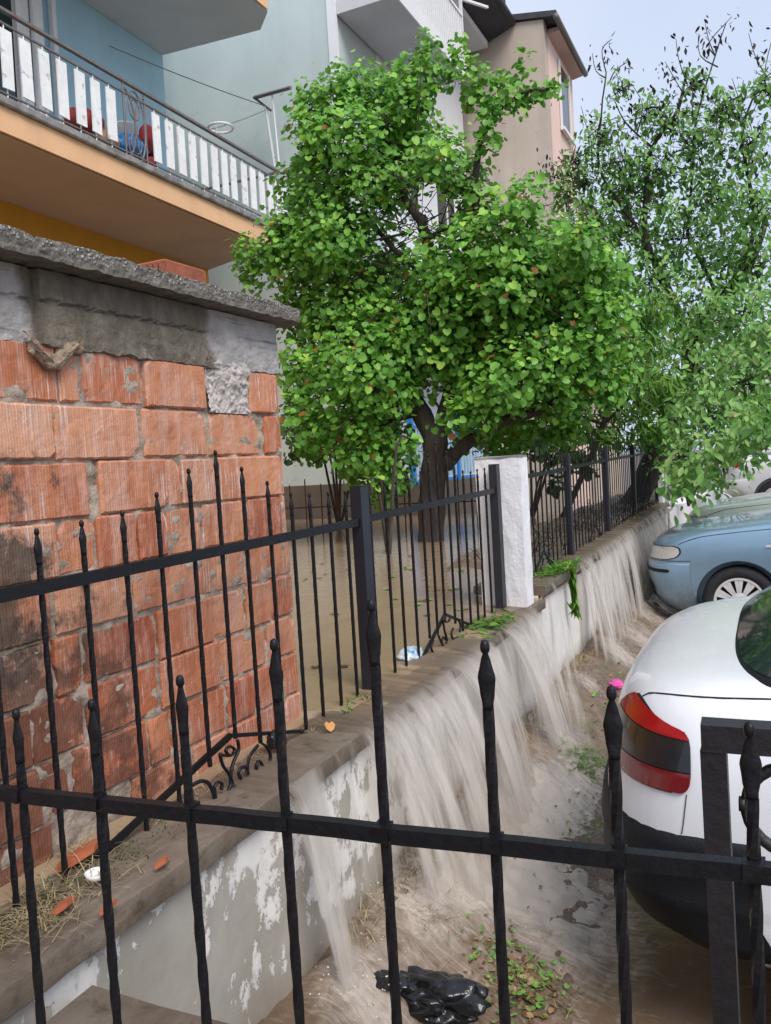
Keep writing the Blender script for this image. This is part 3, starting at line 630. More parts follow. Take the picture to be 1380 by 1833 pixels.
# lower balcony slab, fascia, lip
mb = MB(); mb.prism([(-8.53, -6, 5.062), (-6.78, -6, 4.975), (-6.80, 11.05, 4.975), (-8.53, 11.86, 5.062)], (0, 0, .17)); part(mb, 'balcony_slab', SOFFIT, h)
bx(PEACH, h, 'balcony_fascia', -6.775, -6.75, -6, 11.05, 4.98, 5.232)
mb = MB(); rows = []
for (x, z) in ((-8.5, 5.235), (-6.71, 5.235), (-6.70, 5.25), (-6.70, 5.31), (-6.72, 5.325), (-8.5, 5.325)): rows.append([(x+(.012*fbm(y*5, z*5) if x > -7 else 0), y, z+.006*fbm(y*7, x)) for y in np.linspace(-6, 11.12, 260)])
mb.grid(rows); part(mb, 'balcony_floor', GCON, h)
# door with white frame
d = bx(WMET, h, 'door', -8.53, -8.50, 7.62, 8.28, 5.33, 7.9)
for a, b in ((7.55, 7.63), (8.02, 8.09), (8.30, 8.46)): mb = MB(); mb.box(-8.50, -8.44, a, b, 5.33, 7.95); o = part(mb, 'door_frame', WMET, h)
mb = MB(); mb.box(-8.498, -8.49, 7.66, 8.0, 6.1, 7.7); part(mb, 'pane', GLASS, h)
bx(WMET, h, 'drain_pipe', -8.50, -8.43, 8.62, 8.69, 5.33, 8.1)
# railing
HOUSE = h
rl = thing('balcony_railing', 'long metal balcony railing with white boards over the peach slab edge', 'railing', (-6.78, 6, 5.33))
RX = -6.80
mb = MB(); sq(mb, (RX, 2, 6.235), (RX, 11.45, 6.225), .05, .030); part(mb, 'top_rail', GMET, rl)
mb = MB(); sq(mb, (RX, 2, 6.10), (RX, 11.45, 6.09), .025, .018); sq(mb, (RX, 2, 5.40), (RX, 11.45, 5.40), .02, .015); part(mb, 'lower_rail', GMET, rl)
mb = MB(); sq(mb, (RX, 11.45, 6.225), (-8.5, 11.45, 6.225), .04, .028); part(mb, 'side_rail', GMET, rl)
k = 0
for px in [-160, -110, -62, -20, 12, 48, 82, 113, 145, 173, 201, 282, 305, 327, 347, 367, 387, 405, 421, 440, 456, 472, 487, 500, 512]:
    y = onX(px, 250, RX)[1]
    if px > 0:  # iterate on the sloping board line for the true row
        y = onX(px, 95+px*.62+ (60 if px < 250 else 45), RX)[1]
    mb = MB(); w_ = .070+random.uniform(-.004, .004); tl = random.uniform(-.008, .008)
    mb.prism([(RX+.012, y-w_, 5.44), (RX+.012, y+w_, 5.44+random.uniform(-.01, .01)), (RX+.012, y+w_+tl, 6.03), (RX+.012, y-w_+tl, 6.03)], (.016, 0, 0)); part(mb, 'board', WOODW, rl)
    mb = MB(); mb.tube([(RX, y, 5.33), (RX, y, 6.10)], .008, 5); part(mb, 'baluster', WMET, rl)
# lyre ornament panel
ya, yb = onX(224, 250, RX)[1], onX(262, 270, RX)[1]
mb = MB()
for y in (ya, yb): mb.tube([(RX, y, 5.33), (RX, y, 6.2)], .012, 5)
ym = (ya+yb)/2; hw = (yb-ya)/2
for s_ in (-1, 1):
    mb.tube([(RX, ym+s_*hw*math.cos(a)*.95, 5.75+.42*math.sin(a)) for a in np.linspace(-PI/2, PI/2, 14)], .011, 5)
    mb.tube([(RX, ym+s_*(hw-hw*1.0*math.sin(a)), 5.75+.40*math.cos(a)) for a in np.linspace(0, PI, 14)], .011, 5)
for zc in (5.55, 5.95): mb.tube([(RX, ym+hw*.5*math.cos(a), zc+.12*math.sin(a)) for a in np.linspace(0, 2*PI, 14)[:-1]], .009, 5, closed=True)
part(mb, 'scroll_panel', GMET, rl)
p = onX(393, 230, RX); mb = MB(); mb.tube([(RX+.17*math.sin(a), p[1]+.17*math.cos(a), 6.37) for a in np.linspace(0, 2*PI, 24)[:-1]], .016, 6, closed=True); mb.tube([(RX, p[1]-.1, 6.24), (RX, p[1]-.12, 6.36)], .012, 5); part(mb, 'hoop', WMET, rl)
def tilt(o, a=-.0205, c=Vector((0, 11, 5))):
    M = Matrix.Translation(c) @ Matrix.Rotation(a, 4, 'X') @ Matrix.Translation(-c) @ Matrix.Translation(o.location); o.location = M.to_translation(); o.rotation_euler = M.to_euler()
tilt(HOUSE); tilt(rl)
# clothes line posts and wires
cl = thing('clothesline_frame', 'tall white T-topped clothesline posts at the balcony end', 'clothesline', (-6.9, 11.2, 5.33))
YQ = 11.9
a, a2, c_, d_ = onY(475, 190, YQ), onY(492, 300, YQ), onY(455, 175, YQ), onY(520, 157, YQ-.25)
mb = MB(); mb.tube([a2, a], .022, 6); mb.tube([onY(500, 300, YQ-.1), onY(487, 168, YQ-.1)], .016, 6); part(mb, 'pole', WMET, cl)
mb = MB(); mb.tube([c_, d_], .030, 6); part(mb, 'cross_arm', GMET, cl); mb = MB(); mb.tube([c_, onY(485, 198, YQ)], .022, 6); part(mb, 'brace', GMET, cl)
def wirepts(a, b, sag): return [Vector(a).lerp(Vector(b), i/14)-Vector((0, 0, sag*4*(i/14)*(1-i/14))) for i in range(15)]
mb = MB(); mb.tube(wirepts(onX(195, 82, -8.5), a, .03), .008, 4); part(mb, 'wire', GMET, cl)
mb = MB(); mb.tube(wirepts(onX(375, 232, -6.8), a-np.array([0, 0, .06]), .02), .007, 4); part(mb, 'wire', GMET, cl)
# balcony clutter
def lump(name, label, cat, c, r, m, seed=0, amp=.25, sub=4, group=None, fr=3, sm=True):
    bm = bmesh.new(); bmesh.ops.create_icosphere(bm, subdivisions=sub, radius=1)
    for v in bm.verts:
        p = v.co.copy(); n_ = 1+amp*.45*noise.fractal(p*fr*.4+Vector((seed, 0, 0)), 1, 2, 4)+ (amp*.5*abs(noise.noise(p*fr*.8+Vector((0, seed, 0)))))
        v.co = Vector((p.x*r[0], p.y*r[1], max(p.z, -.75)*r[2]))*n_
    me = bpy.data.meshes.new(name); bm.to_mesh(me); bm.free(); me.materials.append(m)
    if sm: me.polygons.foreach_set('use_smooth', [True]*len(me.polygons))
    o = bpy.data.objects.new(name, me); COL.objects.link(o); o.location = Vector(c); return tag(o, label, cat, group)
def onb(px, py): return onX(px, py, -7.05)
lump('cloth_bag', 'crumpled red bag heaped behind the white balcony boards', 'bag', onb(150, 222), (.18, .26, .16), simple('red_cloth', (.35, .05, .04), .8, .4, 10), 1)
lump('sack', 'tan sack lying low behind the balcony boards beside the red bag', 'sack', onb(180, 250), (.16, .26, .14), simple('tan_cloth', (.50, .33, .25), .9, .3), 5)
lump('plastic_bag', 'bright blue plastic bag on the balcony under the scroll panel', 'bag', onb(232, 268), (.18, .26, .15), simple('blue_plastic', (.03, .20, .50), .35, .3, 12), 9, .4, fr=6)
t = thing('bucket', 'white bucket standing behind the railing scroll panel', 'bucket', onb(238, 252)); c0 = onb(238, 262)
mb = MB(); mb.lathe(c0[0]-.1, c0[1], [(.11, c0[2]), (.15, c0[2]+.26), (.16, c0[2]+.27), (.14, c0[2]+.27), (.1, c0[2]+.2)], 16); part(mb, 'pail', WMET, t, True)
lump('quilt', 'folded red and black quilt upright on the balcony', 'quilt', onb(265, 255), (.10, .13, .22), simple('red_black_cloth', (.32, .03, .04), .8, .9, 9), 3, .2)
lump('cloth_bundle', 'small pink bundle below the folded quilt on balcony', 'cloth', onb(270, 292), (.08, .10, .08), simple('pink_cloth', (.5, .08, .12), .8, .3), 4)

# ---- grey-green house with white street front
g = thing('grey_house', 'grey-green house with white street front and grey-soffited balcony', 'house', (-8, 12, .8))
mb = MB(); mb.prism([(-14, 10.95, 1.35), (-5.745, 10.95, 1.35), (-5.745, 12.5, 1.35), (-14, 12.5, 1.35)], (0, 0, 8.55)); part(mb, 'gable_wall', GREYG, g)
bx(STAIN, g, 'stained_plinth', -14, -5.735, 10.94, 12.5, .3, 1.348); bx(WPL, g, 'street_wall', -9, -5.74, 12.502, 17.15, .3, 9.95)
bx(WPL, g, 'corner_trim', -5.86, -5.725, 10.935, 11.02, 1.36, 9.88)
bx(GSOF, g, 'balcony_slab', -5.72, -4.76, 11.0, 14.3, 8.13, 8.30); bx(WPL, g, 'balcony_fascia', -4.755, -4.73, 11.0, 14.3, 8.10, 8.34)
mb = MB()
for y in np.arange(11.05, 14.25, .10): mb.box(-4.79, -4.765, y, y+.045, 8.35, 9.16)
part(mb, 'picket_infill', WMET, g); mb = MB(); sq(mb, (-4.78, 11.03, 9.19), (-4.78, 14.3, 9.19), .06, .045); sq(mb, (-4.78, 14.28, 8.32), (-4.78, 14.28, 9.5), .05, .05); part(mb, 'handrail', WMET, g)
mb = MB(); sq(mb, (-4.78, 14.28, 9.48), (-4.6, 15.4, 9.75), .05, .04); part(mb, 'bracket', WMET, g)
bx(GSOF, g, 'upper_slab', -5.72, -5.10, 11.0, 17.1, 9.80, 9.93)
mb = MB(); mb.prism([(-5.9, 11.0, 9.96), (-5.17, 11.0, 9.96), (-4.62, 11.0, 10.14), (-4.62, 11.0, 10.32), (-6.5, 11.0, 10.75)], (0, 6.25, 0)); part(mb, 'eave', TAR, g)
mb = MB(); mb.tube([(-4.60, 11.0, 10.22), (-4.60, 17.25, 10.22)], .085, 10); part(mb, 'gutter', TAR, g, True)
mb = MB(); mb.box(-4.95, -4.7, 17.0, 17.2, 10.35, 10.75); part(mb, 'vent_stack', TAR, g)
for (a, b) in ((13.2, 14.1), (15.2, 16.2)):
    for z in (5.9, 8.9): wn = bx(GLASS, g, 'window', -5.745, -5.73, a, b, z, z+1.3); mb = MB(); mb.box(-5.738, -5.71, a-.06, b+.06, z-.07, z-.005); mb.box(-5.738, -5.71, a-.06, b+.06, z+1.305, z+1.37); mb.box(-5.738, -5.71, (a+b)/2-.03, (a+b)/2+.03, z, z+1.3); part(mb, 'window_frame', WMET, g)
# ---- beige and pink house
q = thing('pink_house', 'tall house with stained beige gable and pink street wall', 'house', (-6, 19, .8))
mb = MB(); mb.prism([(-9, 17.62, .3), (-4.385, 17.62, .3), (-4.385, 17.62, 10.62), (-6.3, 17.62, 10.9), (-9, 17.62, 11.2)], (0, .3, 0)); part(mb, 'gable_wall', BEIGE, q)
bx(PINK, q, 'street_wall', -9, -4.38, 17.925, 20.3, .3, 10.5)
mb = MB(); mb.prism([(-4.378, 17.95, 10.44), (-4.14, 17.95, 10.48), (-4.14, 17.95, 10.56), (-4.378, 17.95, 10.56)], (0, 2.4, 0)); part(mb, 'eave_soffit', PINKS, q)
mb = MB(); mb.prism([(-4.3, 17.55, 10.62), (-4.10, 17.55, 10.60), (-4.10, 17.55, 10.70), (-6.3, 17.55, 11.08), (-9, 17.55, 11.4), (-9, 17.55, 11.25), (-6.3, 17.55, 10.95)], (0, 2.9, 0)); part(mb, 'roof', ROOFT, q)
mb = MB(); mb.tube([(-4.10, 17.5, 10.56), (-4.10, 20.5, 10.56)], .06, 8); part(mb, 'gutter', GMET, q, True)
for a, b, z in ((18.85, 19.7, 8.9), (18.85, 19.7, 5.9), (18.85, 19.7, 2.9)): bx(GLASS, q, 'window', -4.385, -4.36, a, b, z, z+1.35); mb = MB(); mb.box(-4.37, -4.33, a-.08, a-.003, z-.05, z+1.4); mb.box(-4.37, -4.33, b+.003, b+.08, z-.05, z+1.4); mb.box(-4.37, -4.28, a-.1, b+.1, z-.12, z-.052); part(mb, 'window_frame', WPL, q)
t = thing('far_house', 'low pale house barely visible above the treetops beyond the pink house', 'house', (-3, 27, 0))
bx(BEIGE, t, 'wall', -8.5, -4.9, 26, 31, 0, 9.1); mb = MB(); mb.prism([(-8.8, 25.8, 9.1), (-4.7, 25.8, 9.1), (-6, 25.8, 9.3)], (0, 6.5, 0)); part(mb, 'roof', ROOFT, t)
t = thing('white_far_house', 'bright far house glimpsed through the walnut branches at right', 'house', (6, 34, 0))
bx(WPL, t, 'wall', -1.5, 9, 34, 42, 0, 5.2); mb = MB(); mb.prism([(-2, 33.5, 5.2), (9.5, 33.5, 5.2), (3.8, 33.5, 6.6)], (0, 9, 0)); part(mb, 'roof', simple('red_far_roof', (.30, .12, .08), .8), t)
for k in range(4): bx(GLASS, t, 'window', -.6+2.2*k, .5+2.2*k, 33.97, 33.99, 2.2, 3.5)
# ---- blue railing and canopy of a porch behind the tree
t = thing('porch', 'bright blue porch frame with striped blue railing behind the big tree', 'porch', (-5.3, 11.5, .8))
BLP = simple('bright_blue_paint', (.02, .22, .62), .45, .2, 8)
mb = MB()
for k in range(26): y = 11.3+k*.16; mb.box(-4.95, -4.93, y, y+.07, 1.35, 2.1)
part(mb, 'baluster_panel', simple('pale_blue_slats', (.32, .52, .72), .5), t)
mb = MB(); sq(mb, (-4.94, 11.2, 2.14), (-4.94, 15.5, 2.14), .05, .05); part(mb, 'rail', BLP, t); mb = MB(); sq(mb, (-4.94, 11.2, 1.3), (-4.94, 15.5, 1.3), .05, .05); part(mb, 'rail', BLP, t)
for y in (11.2, 13.2, 15.4): mb = MB(); sq(mb, (-4.94, y, .7), (-4.94, y, 3.6), .08, .08); part(mb, 'column', BLP, t)
mb = MB(); mb.box(-5.73, -4.7, 11.1, 15.6, 3.6, 3.72); part(mb, 'canopy', BLP, t)
bx(STAIN, t, 'floor', -5.7, -4.8, 11.1, 15.6, .4, 1.27)
for hh in (g, q, t):
    p_ = hh.location-Vector((0, 0, EYE)); hh.location = p_*1.06+Vector((0, 0, EYE)); hh.scale = (1.06,)*3
    if hh == g: hh.location = Vector((1.06*p_.x, p_.y+1.35, EYE+1.1*p_.z)); hh.scale = (1.06, 1, 1.1)
    if hh == q: hh.location += Vector((.44, 0, -.15))
    if hh == t: hh.location.y += .55
# thin rusty garden fence standing in the yard water
t = thing('rusty_wire_fence', 'thin rusty bar fence standing in the brown yard water behind', 'fence', (-4, 8, .8))
for k in range(16):
    x = -5.6+.21*k; mb = MB(); mb.tube([(x, 8.5, .7), (x+.01, 8.5, 1.42+.06*(k % 2))], .008, 5); part(mb, 'bar', RUST, t)
mb = MB(); mb.tube([(-5.7, 8.5, 1.15), (-2.3, 8.5, 1.15)], .008, 5); part(mb, 'rail', RUST, t)

# ================================================================== VEGETATION
HEART = np.array([(0, -.50, 0), (.30, -.30, .06), (.46, .10, .10), (.26, .42, .05), (0, .30, -.04), (-.26, .42, .05), (-.46, .10, .10), (-.30, -.30, .06)])*1.0
LANCE = np.array([(0, -.5, -.06), (.19, -.22, .03), (.24, .08, .05), (.13, .36, .03), (0, .5, 0), (-.13, .36, .03), (-.24, .08, .05), (-.19, -.22, .03)])
NARR = np.array([(0, -.55, -.10), (.09, -.2, .02), (.11, .1, .03), (.06, .36, 0), (0, .5, 0), (-.06, .36, 0), (-.11, .1, .03), (-.09, -.2, .02)])
def leaves(name, pts, nrm, size, shape, m, parent=None, droop=.6, jit=.55, cmin=0, cmax=.955, rare=.012, rng=RNG, tone=None):
    n = len(pts); nrm = nrm + rng.normal(0, jit, (n, 3)); nrm /= np.linalg.norm(nrm, axis=1)[:, None]+1e-9
    # leaf axis (points to the tip) : down, made perpendicular to the normal
    dn = np.tile(np.array([0, 0, -1.0]), (n, 1))*droop + rng.normal(0, .45, (n, 3)); ax = dn-(np.sum(dn*nrm, axis=1)[:, None])*nrm
    ax /= np.linalg.norm(ax, axis=1)[:, None]+1e-9; sd_ = np.cross(nrm, ax)
    s = size*rng.uniform(.5, 1.28, n)
    L = shape; k = len(L)
    V = pts[:, None, :] + s[:, None, None]*(L[None, :, 0:1]*sd_[:, None, :] - L[None, :, 1:2]*ax[:, None, :] + L[None, :, 2:3]*nrm[:, None, :])
    idx = np.arange(n)[:, None]*k
    if k == 8: Fc = np.concatenate([idx+np.array([[0, 1, 2, 3, 4]]), idx+np.array([[4, 5, 6, 7, 0]])])
    c = rng.uniform(cmin, cmax, n) if tone is None else np.clip(tone+rng.normal(0, .16, n), cmin, cmax)
    c[rng.uniform(0, 1, n) < rare] = .99
    return raw(name, V.reshape(-1, 3), Fc, m, np.concatenate([c, c]), parent)
def crown_pts(blobs, dens, size, fill=.35, rng=RNG, sprig=True):
    """blobs: (centre, radius); leaves gathered into sprigs near each blob's shell"""
    P = []; N = []; T = []
    for c, r in blobs:
        c = np.array(c); ns = int(dens*r*r/(size*size)*1.1)+3
        d = rng.normal(0, 1, (ns, 3)); d /= np.linalg.norm(d, axis=1)[:, None]
        inner = rng.uniform(0, 1, ns) < fill; rad = np.where(inner, rng.uniform(.35, .85, ns), rng.uniform(.82, 1.12, ns))*r
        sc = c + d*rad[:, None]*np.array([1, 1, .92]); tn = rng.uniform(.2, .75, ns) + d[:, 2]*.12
        for k in range(4):
            off = rng.normal(0, size*.62, (ns, 3)); P.append(sc+off); N.append(d*.7+np.array([.25, -.45, .75])); T.append(tn)
    return np.concatenate(P), np.concatenate(N), np.concatenate(T)
def limb(mb, pts, r0, r1, n=8, jit=0.0, sub=5):
    Q = []; pts = [Vector(p) for p in pts]
    for i in range(len(pts)-1):
        p0 = pts[max(i-1, 0)]; p1 = pts[i]; p2 = pts[i+1]; p3 = pts[min(i+2, len(pts)-1)]
        for k in range(sub):
            t_ = k/sub; Q.append(.5*((2*p1)+(p2-p0)*t_+(2*p0-5*p1+4*p2-p3)*t_*t_+(3*p1-p0-3*p2+p3)*t_**3) + Vector((random.uniform(-jit, jit) for _ in range(3))))
    Q.append(pts[-1]); m_ = len(Q); rs = [(r0+(r1-r0)*i/(m_-1))*(1+.08*math.sin(i*1.7)) for i in range(m_)]
    mb.tube(Q, rs, n); return Q
# --- the big heart-leaved tree
TY = 7.75
def blobset(L, Y, dy=.8, rng=RNG):
    out = []
    for b in L:
        px, py, r = b[:3]; y = (b[3] if len(b) > 3 else Y+rng.uniform(-dy, dy)*.6); p = onY(px, py, y); dist = abs((p-CAMP)@FW); out.append((p, r*dist/F_PX))
    return out
B1 = [(595, 190, 55), (650, 165, 48), (705, 195, 50), (560, 250, 46), (630, 262, 75), (715, 270, 72), (785, 285, 52), (830, 320, 40), (540, 330, 45), (600, 355, 75), (680, 350, 60), (505, 405, 30), (500, 440, 34), (446, 452, 26), (455, 490, 24), (560, 455, 80), (645, 465, 85), (545, 560, 55), (640, 570, 95), (735, 545, 85), (800, 480, 75), (880, 460, 80), (960, 455, 70), (1030, 440, 45), (925, 385, 45), (855, 375, 45), (770, 610, 85), (860, 580, 90), (950, 560, 85), (1030, 540, 55), (1050, 600, 35), (555, 660, 60), (640, 665, 80), (700, 700, 50), (850, 665, 75), (930, 665, 75), (1005, 650, 60), (540, 745, 42), (560, 800, 32), (610, 760, 62), (660, 800, 55), (700, 790, 40), (705, 845, 42), (640, 840, 30), (860, 735, 40, 7.4), (820, 750, 30, 7.3), (690, 895, 22), (1090, 500, 36, 8.2), (1105, 610, 38, 8.3), (1095, 690, 38, 8.3), (1120, 560, 22, 8.2), (940, 620, 60), (880, 700, 50), (1060, 480, 42), (1045, 620, 55), (1062, 690, 40), (1080, 555, 32), (1000, 720, 45), (600, 430, 60), (700, 620, 80), (820, 545, 80), (905, 520, 70), (980, 510, 60), (1010, 760, 40, 8.6), (950, 740, 55, 8.6), (900, 780, 45, 9.0)]
B1s = [(766, 75, 14), (760, 100, 20), (768, 130, 26), (755, 165, 32), (725, 125, 22), (722, 165, 30), (735, 205, 40), (820, 90, 14), (815, 120, 22), (850, 140, 26), (885, 150, 24), (905, 180, 26), (940, 110, 9), (935, 140, 14), (945, 172, 22), (975, 165, 18), (995, 155, 10), (868, 190, 24), (872, 230, 22), (880, 262, 18), (850, 180, 20), (950, 335, 22), (610, 140, 18), (545, 180, 16), (545, 215, 20), (430, 432, 10), (1090, 560, 25), (1075, 470, 22)]
t = thing('broadleaf_tree', 'big bright green heart-leaved tree with forked trunk standing in the flooded yard', 'tree', (-3.1, 7.75, .75))
P1, N1, T1 = crown_pts(blobset(B1, TY), 10.5, .088, .4); P1b, N1b, T1b = crown_pts(blobset(B1s, TY, .3), 6.5, .08, .3)
PP = np.concatenate([P1, P1b]); NN = np.concatenate([N1, N1b]); TT = np.concatenate([T1, T1b])
# keep a ragged opening in the crown's middle where limbs show
op = onY(760, 385, TY); dd = np.linalg.norm((PP-op)*np.array([1, .25, 1]), axis=1); keep = (dd > .30) | (RNG.uniform(0, 1, len(PP)) < .25)
op2 = onY(655, 395, TY); dd2 = np.linalg.norm((PP-op2)*np.array([1, .25, .8]), axis=1); keep &= (dd2 > .20) | (RNG.uniform(0, 1, len(PP)) < .3)
PP, NN, TT = PP[keep], NN[keep], TT[keep]
o = leaves('crown', PP, NN, .074, HEART, LEAF1, None, .75, .5, tone=TT); o.parent = t; o.matrix_parent_inverse = t.matrix_basis.inverted()
mb = MB(); A = lambda px, py, y=TY: onY(px, py, y)
limb(mb, [A(770, 985)+np.array([0, 0, -.1]), A(773, 900), A(778, 820), A(780, 765)], .140, .115, 12)
limb(mb, [A(780, 790), A(755, 740), A(735, 690), A(745, 600), A(770, 500), A(760, 410), A(735, 370), A(700, 300), A(690, 200)], .11, .02, 9, .01)
limb(mb, [A(782, 780), A(805, 700), A(840, 600), A(860, 480), A(850, 330), A(870, 230), A(930, 170), A(990, 158)], .07, .010, 8, .01)
limb(mb, [A(795, 835), A(840, 790), A(900, 755), A(950, 740), A(1000, 722)], .075, .035, 8, .01); limb(mb, [A(960, 738), A(1020, 690), A(1060, 600)], .03, .012, 6)
limb(mb, [A(745, 640), A(690, 600), A(620, 590), A(540, 600)], .05, .015, 7, .01); limb(mb, [A(760, 430), A(820, 400), A(900, 380)], .03, .01, 6); limb(mb, [A(700, 300), A(755, 200), A(765, 80)], .02, .006, 5)
limb(mb, [A(770, 500), A(690, 430), A(640, 350), A(580, 250)], .035, .01, 6, .01); limb(mb, [A(755, 740), A(680, 760), A(610, 800), A(560, 830)], .03, .01, 6)
for c, r in blobset(B1[:34], TY):
    for k in range(3):
        e = c+RNG.normal(0, r*.6, 3); s_ = c+(op-c)*.5+RNG.normal(0, .1, 3); limb(mb, [s_, (s_+e)/2+RNG.normal(0, .05, 3), e], .010, .003, 4, 0, 3)
for k in range(46):
    s_ = op+RNG.normal(0, .25, 3); limb(mb, [s_, s_+RNG.normal(0, .12, 3), s_+RNG.normal(0, .28, 3)], .008, .003, 4, 0, 3)
part(mb, 'trunk', BARK, t, True)
# --- walnut at right
B2u = [(1075, 240, 40, 11), (1050, 330, 48, 11), (1110, 300, 55, 11), (1060, 400, 55, 11), (1130, 400, 70, 11.3), (1185, 300, 60, 11), (1200, 220, 40, 11), (1250, 260, 55, 11), (1300, 200, 45, 11), (1340, 260, 60, 10.8), (1270, 350, 70, 11.2), (1350, 370, 75, 10.5), (1210, 420, 70, 11), (1290, 460, 80, 11), (1360, 480, 70, 10.5), (1090, 490, 65, 11), (1170, 510, 70, 11), (1110, 160, 22, 11), (1370, 160, 40, 10.6), (1240, 150, 25, 11), (1010, 350, 30, 11), (1020, 420, 35, 11), (1160, 200, 35, 11), (1130, 330, 50, 11.2), (1030, 290, 25, 11)]
B2l = [(1240, 560, 80, 10.5), (1330, 570, 80, 10), (1375, 640, 70, 9.5), (1160, 610, 70, 10.5), (1250, 660, 80, 10), (1340, 690, 75, 9.2), (1190, 720, 65, 9.5), (1270, 750, 70, 8.8), (1350, 770, 62, 8.4), (1180, 790, 40, 9.3), (1225, 810, 50, 8.5), (1300, 815, 48, 8.2)]
B2n = [(1210, 855, 34, 7.9), (1235, 875, 22, 7.8), (1265, 850, 34, 7.8), (1255, 810, 40, 7.8), (1305, 800, 45, 7.7), (1345, 770, 45, 7.6), (1215, 890, 16, 7.8), (1375, 740, 50, 7.6)]
t = thing('walnut_tree', 'open grey-green walnut tree with dark twigs rising above the cars at right', 'tree', (-1.8, 11.2, .8))
p1 = crown_pts(blobset(B2u, 11), 6.0, .105, .6); p2 = crown_pts(blobset(B2l, 10), 7.5, .12, .5); p3 = crown_pts(blobset(B2n, 8), 4.8, .12, .5)
o = leaves('crown', np.concatenate([p1[0], p2[0], p3[0]]), np.concatenate([p1[1], p2[1], p3[1]]), np.concatenate([np.full(len(p1[0]), .092), np.full(len(p2[0]), .092), np.full(len(p3[0]), .105)]), LANCE, LEAF2, None, .9, .6, tone=np.concatenate([p1[2], p2[2]+.05, p3[2]+.15])); o.parent = t; o.matrix_parent_inverse = t.matrix_basis.inverted()
mb = MB(); Aw = lambda px, py, y=11.0: onY(px, py, y)
base = np.array([-1.75, 11.2, .7]); limb(mb, [base, (base+Aw(1230, 700))/2, Aw(1232, 680), Aw(1245, 600), Aw(1290, 540), Aw(1340, 480), Aw(1375, 380)], .17, .03, 9, .01)
limb(mb, [Aw(1240, 640), Aw(1205, 540), Aw(1175, 480), Aw(1155, 415), Aw(1158, 330), Aw(1168, 265), Aw(1215, 190), Aw(1230, 120)], .06, .012, 7, .01)
limb(mb, [Aw(1165, 450), Aw(1120, 380), Aw(1085, 330), Aw(1070, 270), Aw(1085, 130)], .035, .008, 6, .01); limb(mb, [Aw(1290, 540), Aw(1350, 420), Aw(1340, 320), Aw(1330, 230), Aw(1375, 120)], .04, .008, 6, .01)
limb(mb, [Aw(1168, 265), Aw(1120, 220), Aw(1100, 180)], .016, .005, 5); limb(mb, [Aw(1230, 420), Aw(1240, 300), Aw(1245, 220), Aw(1280, 100), Aw(1300, 40)], .02, .005, 5); limb(mb, [Aw(1290, 540), Aw(1230, 420)], .03, .02, 5)
TW = [(1085, 130, 1095, 70), (1085, 140, 1060, 95), (1090, 150, 1125, 110), (1230, 150, 1210, 70), (1280, 100, 1262, 40), (1280, 100, 1310, 30), (1285, 120, 1250, 60), (1375, 140, 1340, 60), (1370, 150, 1385, 60), (1330, 230, 1310, 140), (1230, 180, 1190, 110), (1240, 210, 1260, 120), (1070, 280, 1040, 190), (1010, 330, 985, 290), (1030, 340, 1000, 270), (1040, 330, 970, 310), (1140, 240, 1130, 150), (1180, 250, 1175, 170), (1300, 250, 1290, 170), (1120, 300, 1110, 220)]
for a, b, c2, d2 in TW:
    e = Aw(c2, d2); limb(mb, [Aw(a, b), (Aw(a, b)+e)/2+RNG.normal(0, .05, 3), e], .010, .004, 4, 0, 3)
for c, r in blobset(B2u+B2l, 11):
    for k in range(5):
        e = c+RNG.normal(0, r*.6, 3); limb(mb, [c+RNG.normal(0, r*.3, 3), (c+e)/2+RNG.normal(0, .05, 3), e], .009, .003, 4, 0, 3)
for c, r in blobset(B2u+B2l, 11):
    for k in range(22):
        d = RNG.normal(0, 1, 3); d /= np.linalg.norm(d); e = c+d*r*RNG.uniform(.6, 1.1); m_ = c+d*r*.4+RNG.normal(0, .05, 3); mb.tube([c+RNG.normal(0, r*.1, 3), m_, e], [.005, .004, .002], 3)
part(mb, 'trunk', BARK, t, True)
sp = []
for a, b, c2, d2 in TW:
    for k in range(16):
        f = random.uniform(.25, 1.05); q_ = Aw(a, b)*(1-f)+Aw(c2, d2)*f; sp.append(q_+RNG.normal(0, .055, 3)+np.array([0, 0, -.03]))
for cx, cy, s_, n in ((1250, 200, 60, 90), (1160, 330, 90, 60), (1320, 260, 50, 110), (1130, 230, 40, 40), (985, 300, 25, 30), (1200, 160, 40, 40)):
    for k in range(n): sp.append(Aw(cx+random.gauss(0, s_*.6), cy+random.gauss(0, s_*.6), 11+random.uniform(-.5, .5)))
sp = np.array(sp); o = leaves('seed_cluster', sp, RNG.normal(0, 1, (len(sp), 3)), .075, NARR*np.array([1.8, 1, 1]), SEED, None, 1.6, .5); o['kind'] = 'stuff'; o.parent = t; o.matrix_parent_inverse = t.matrix_basis.inverted()
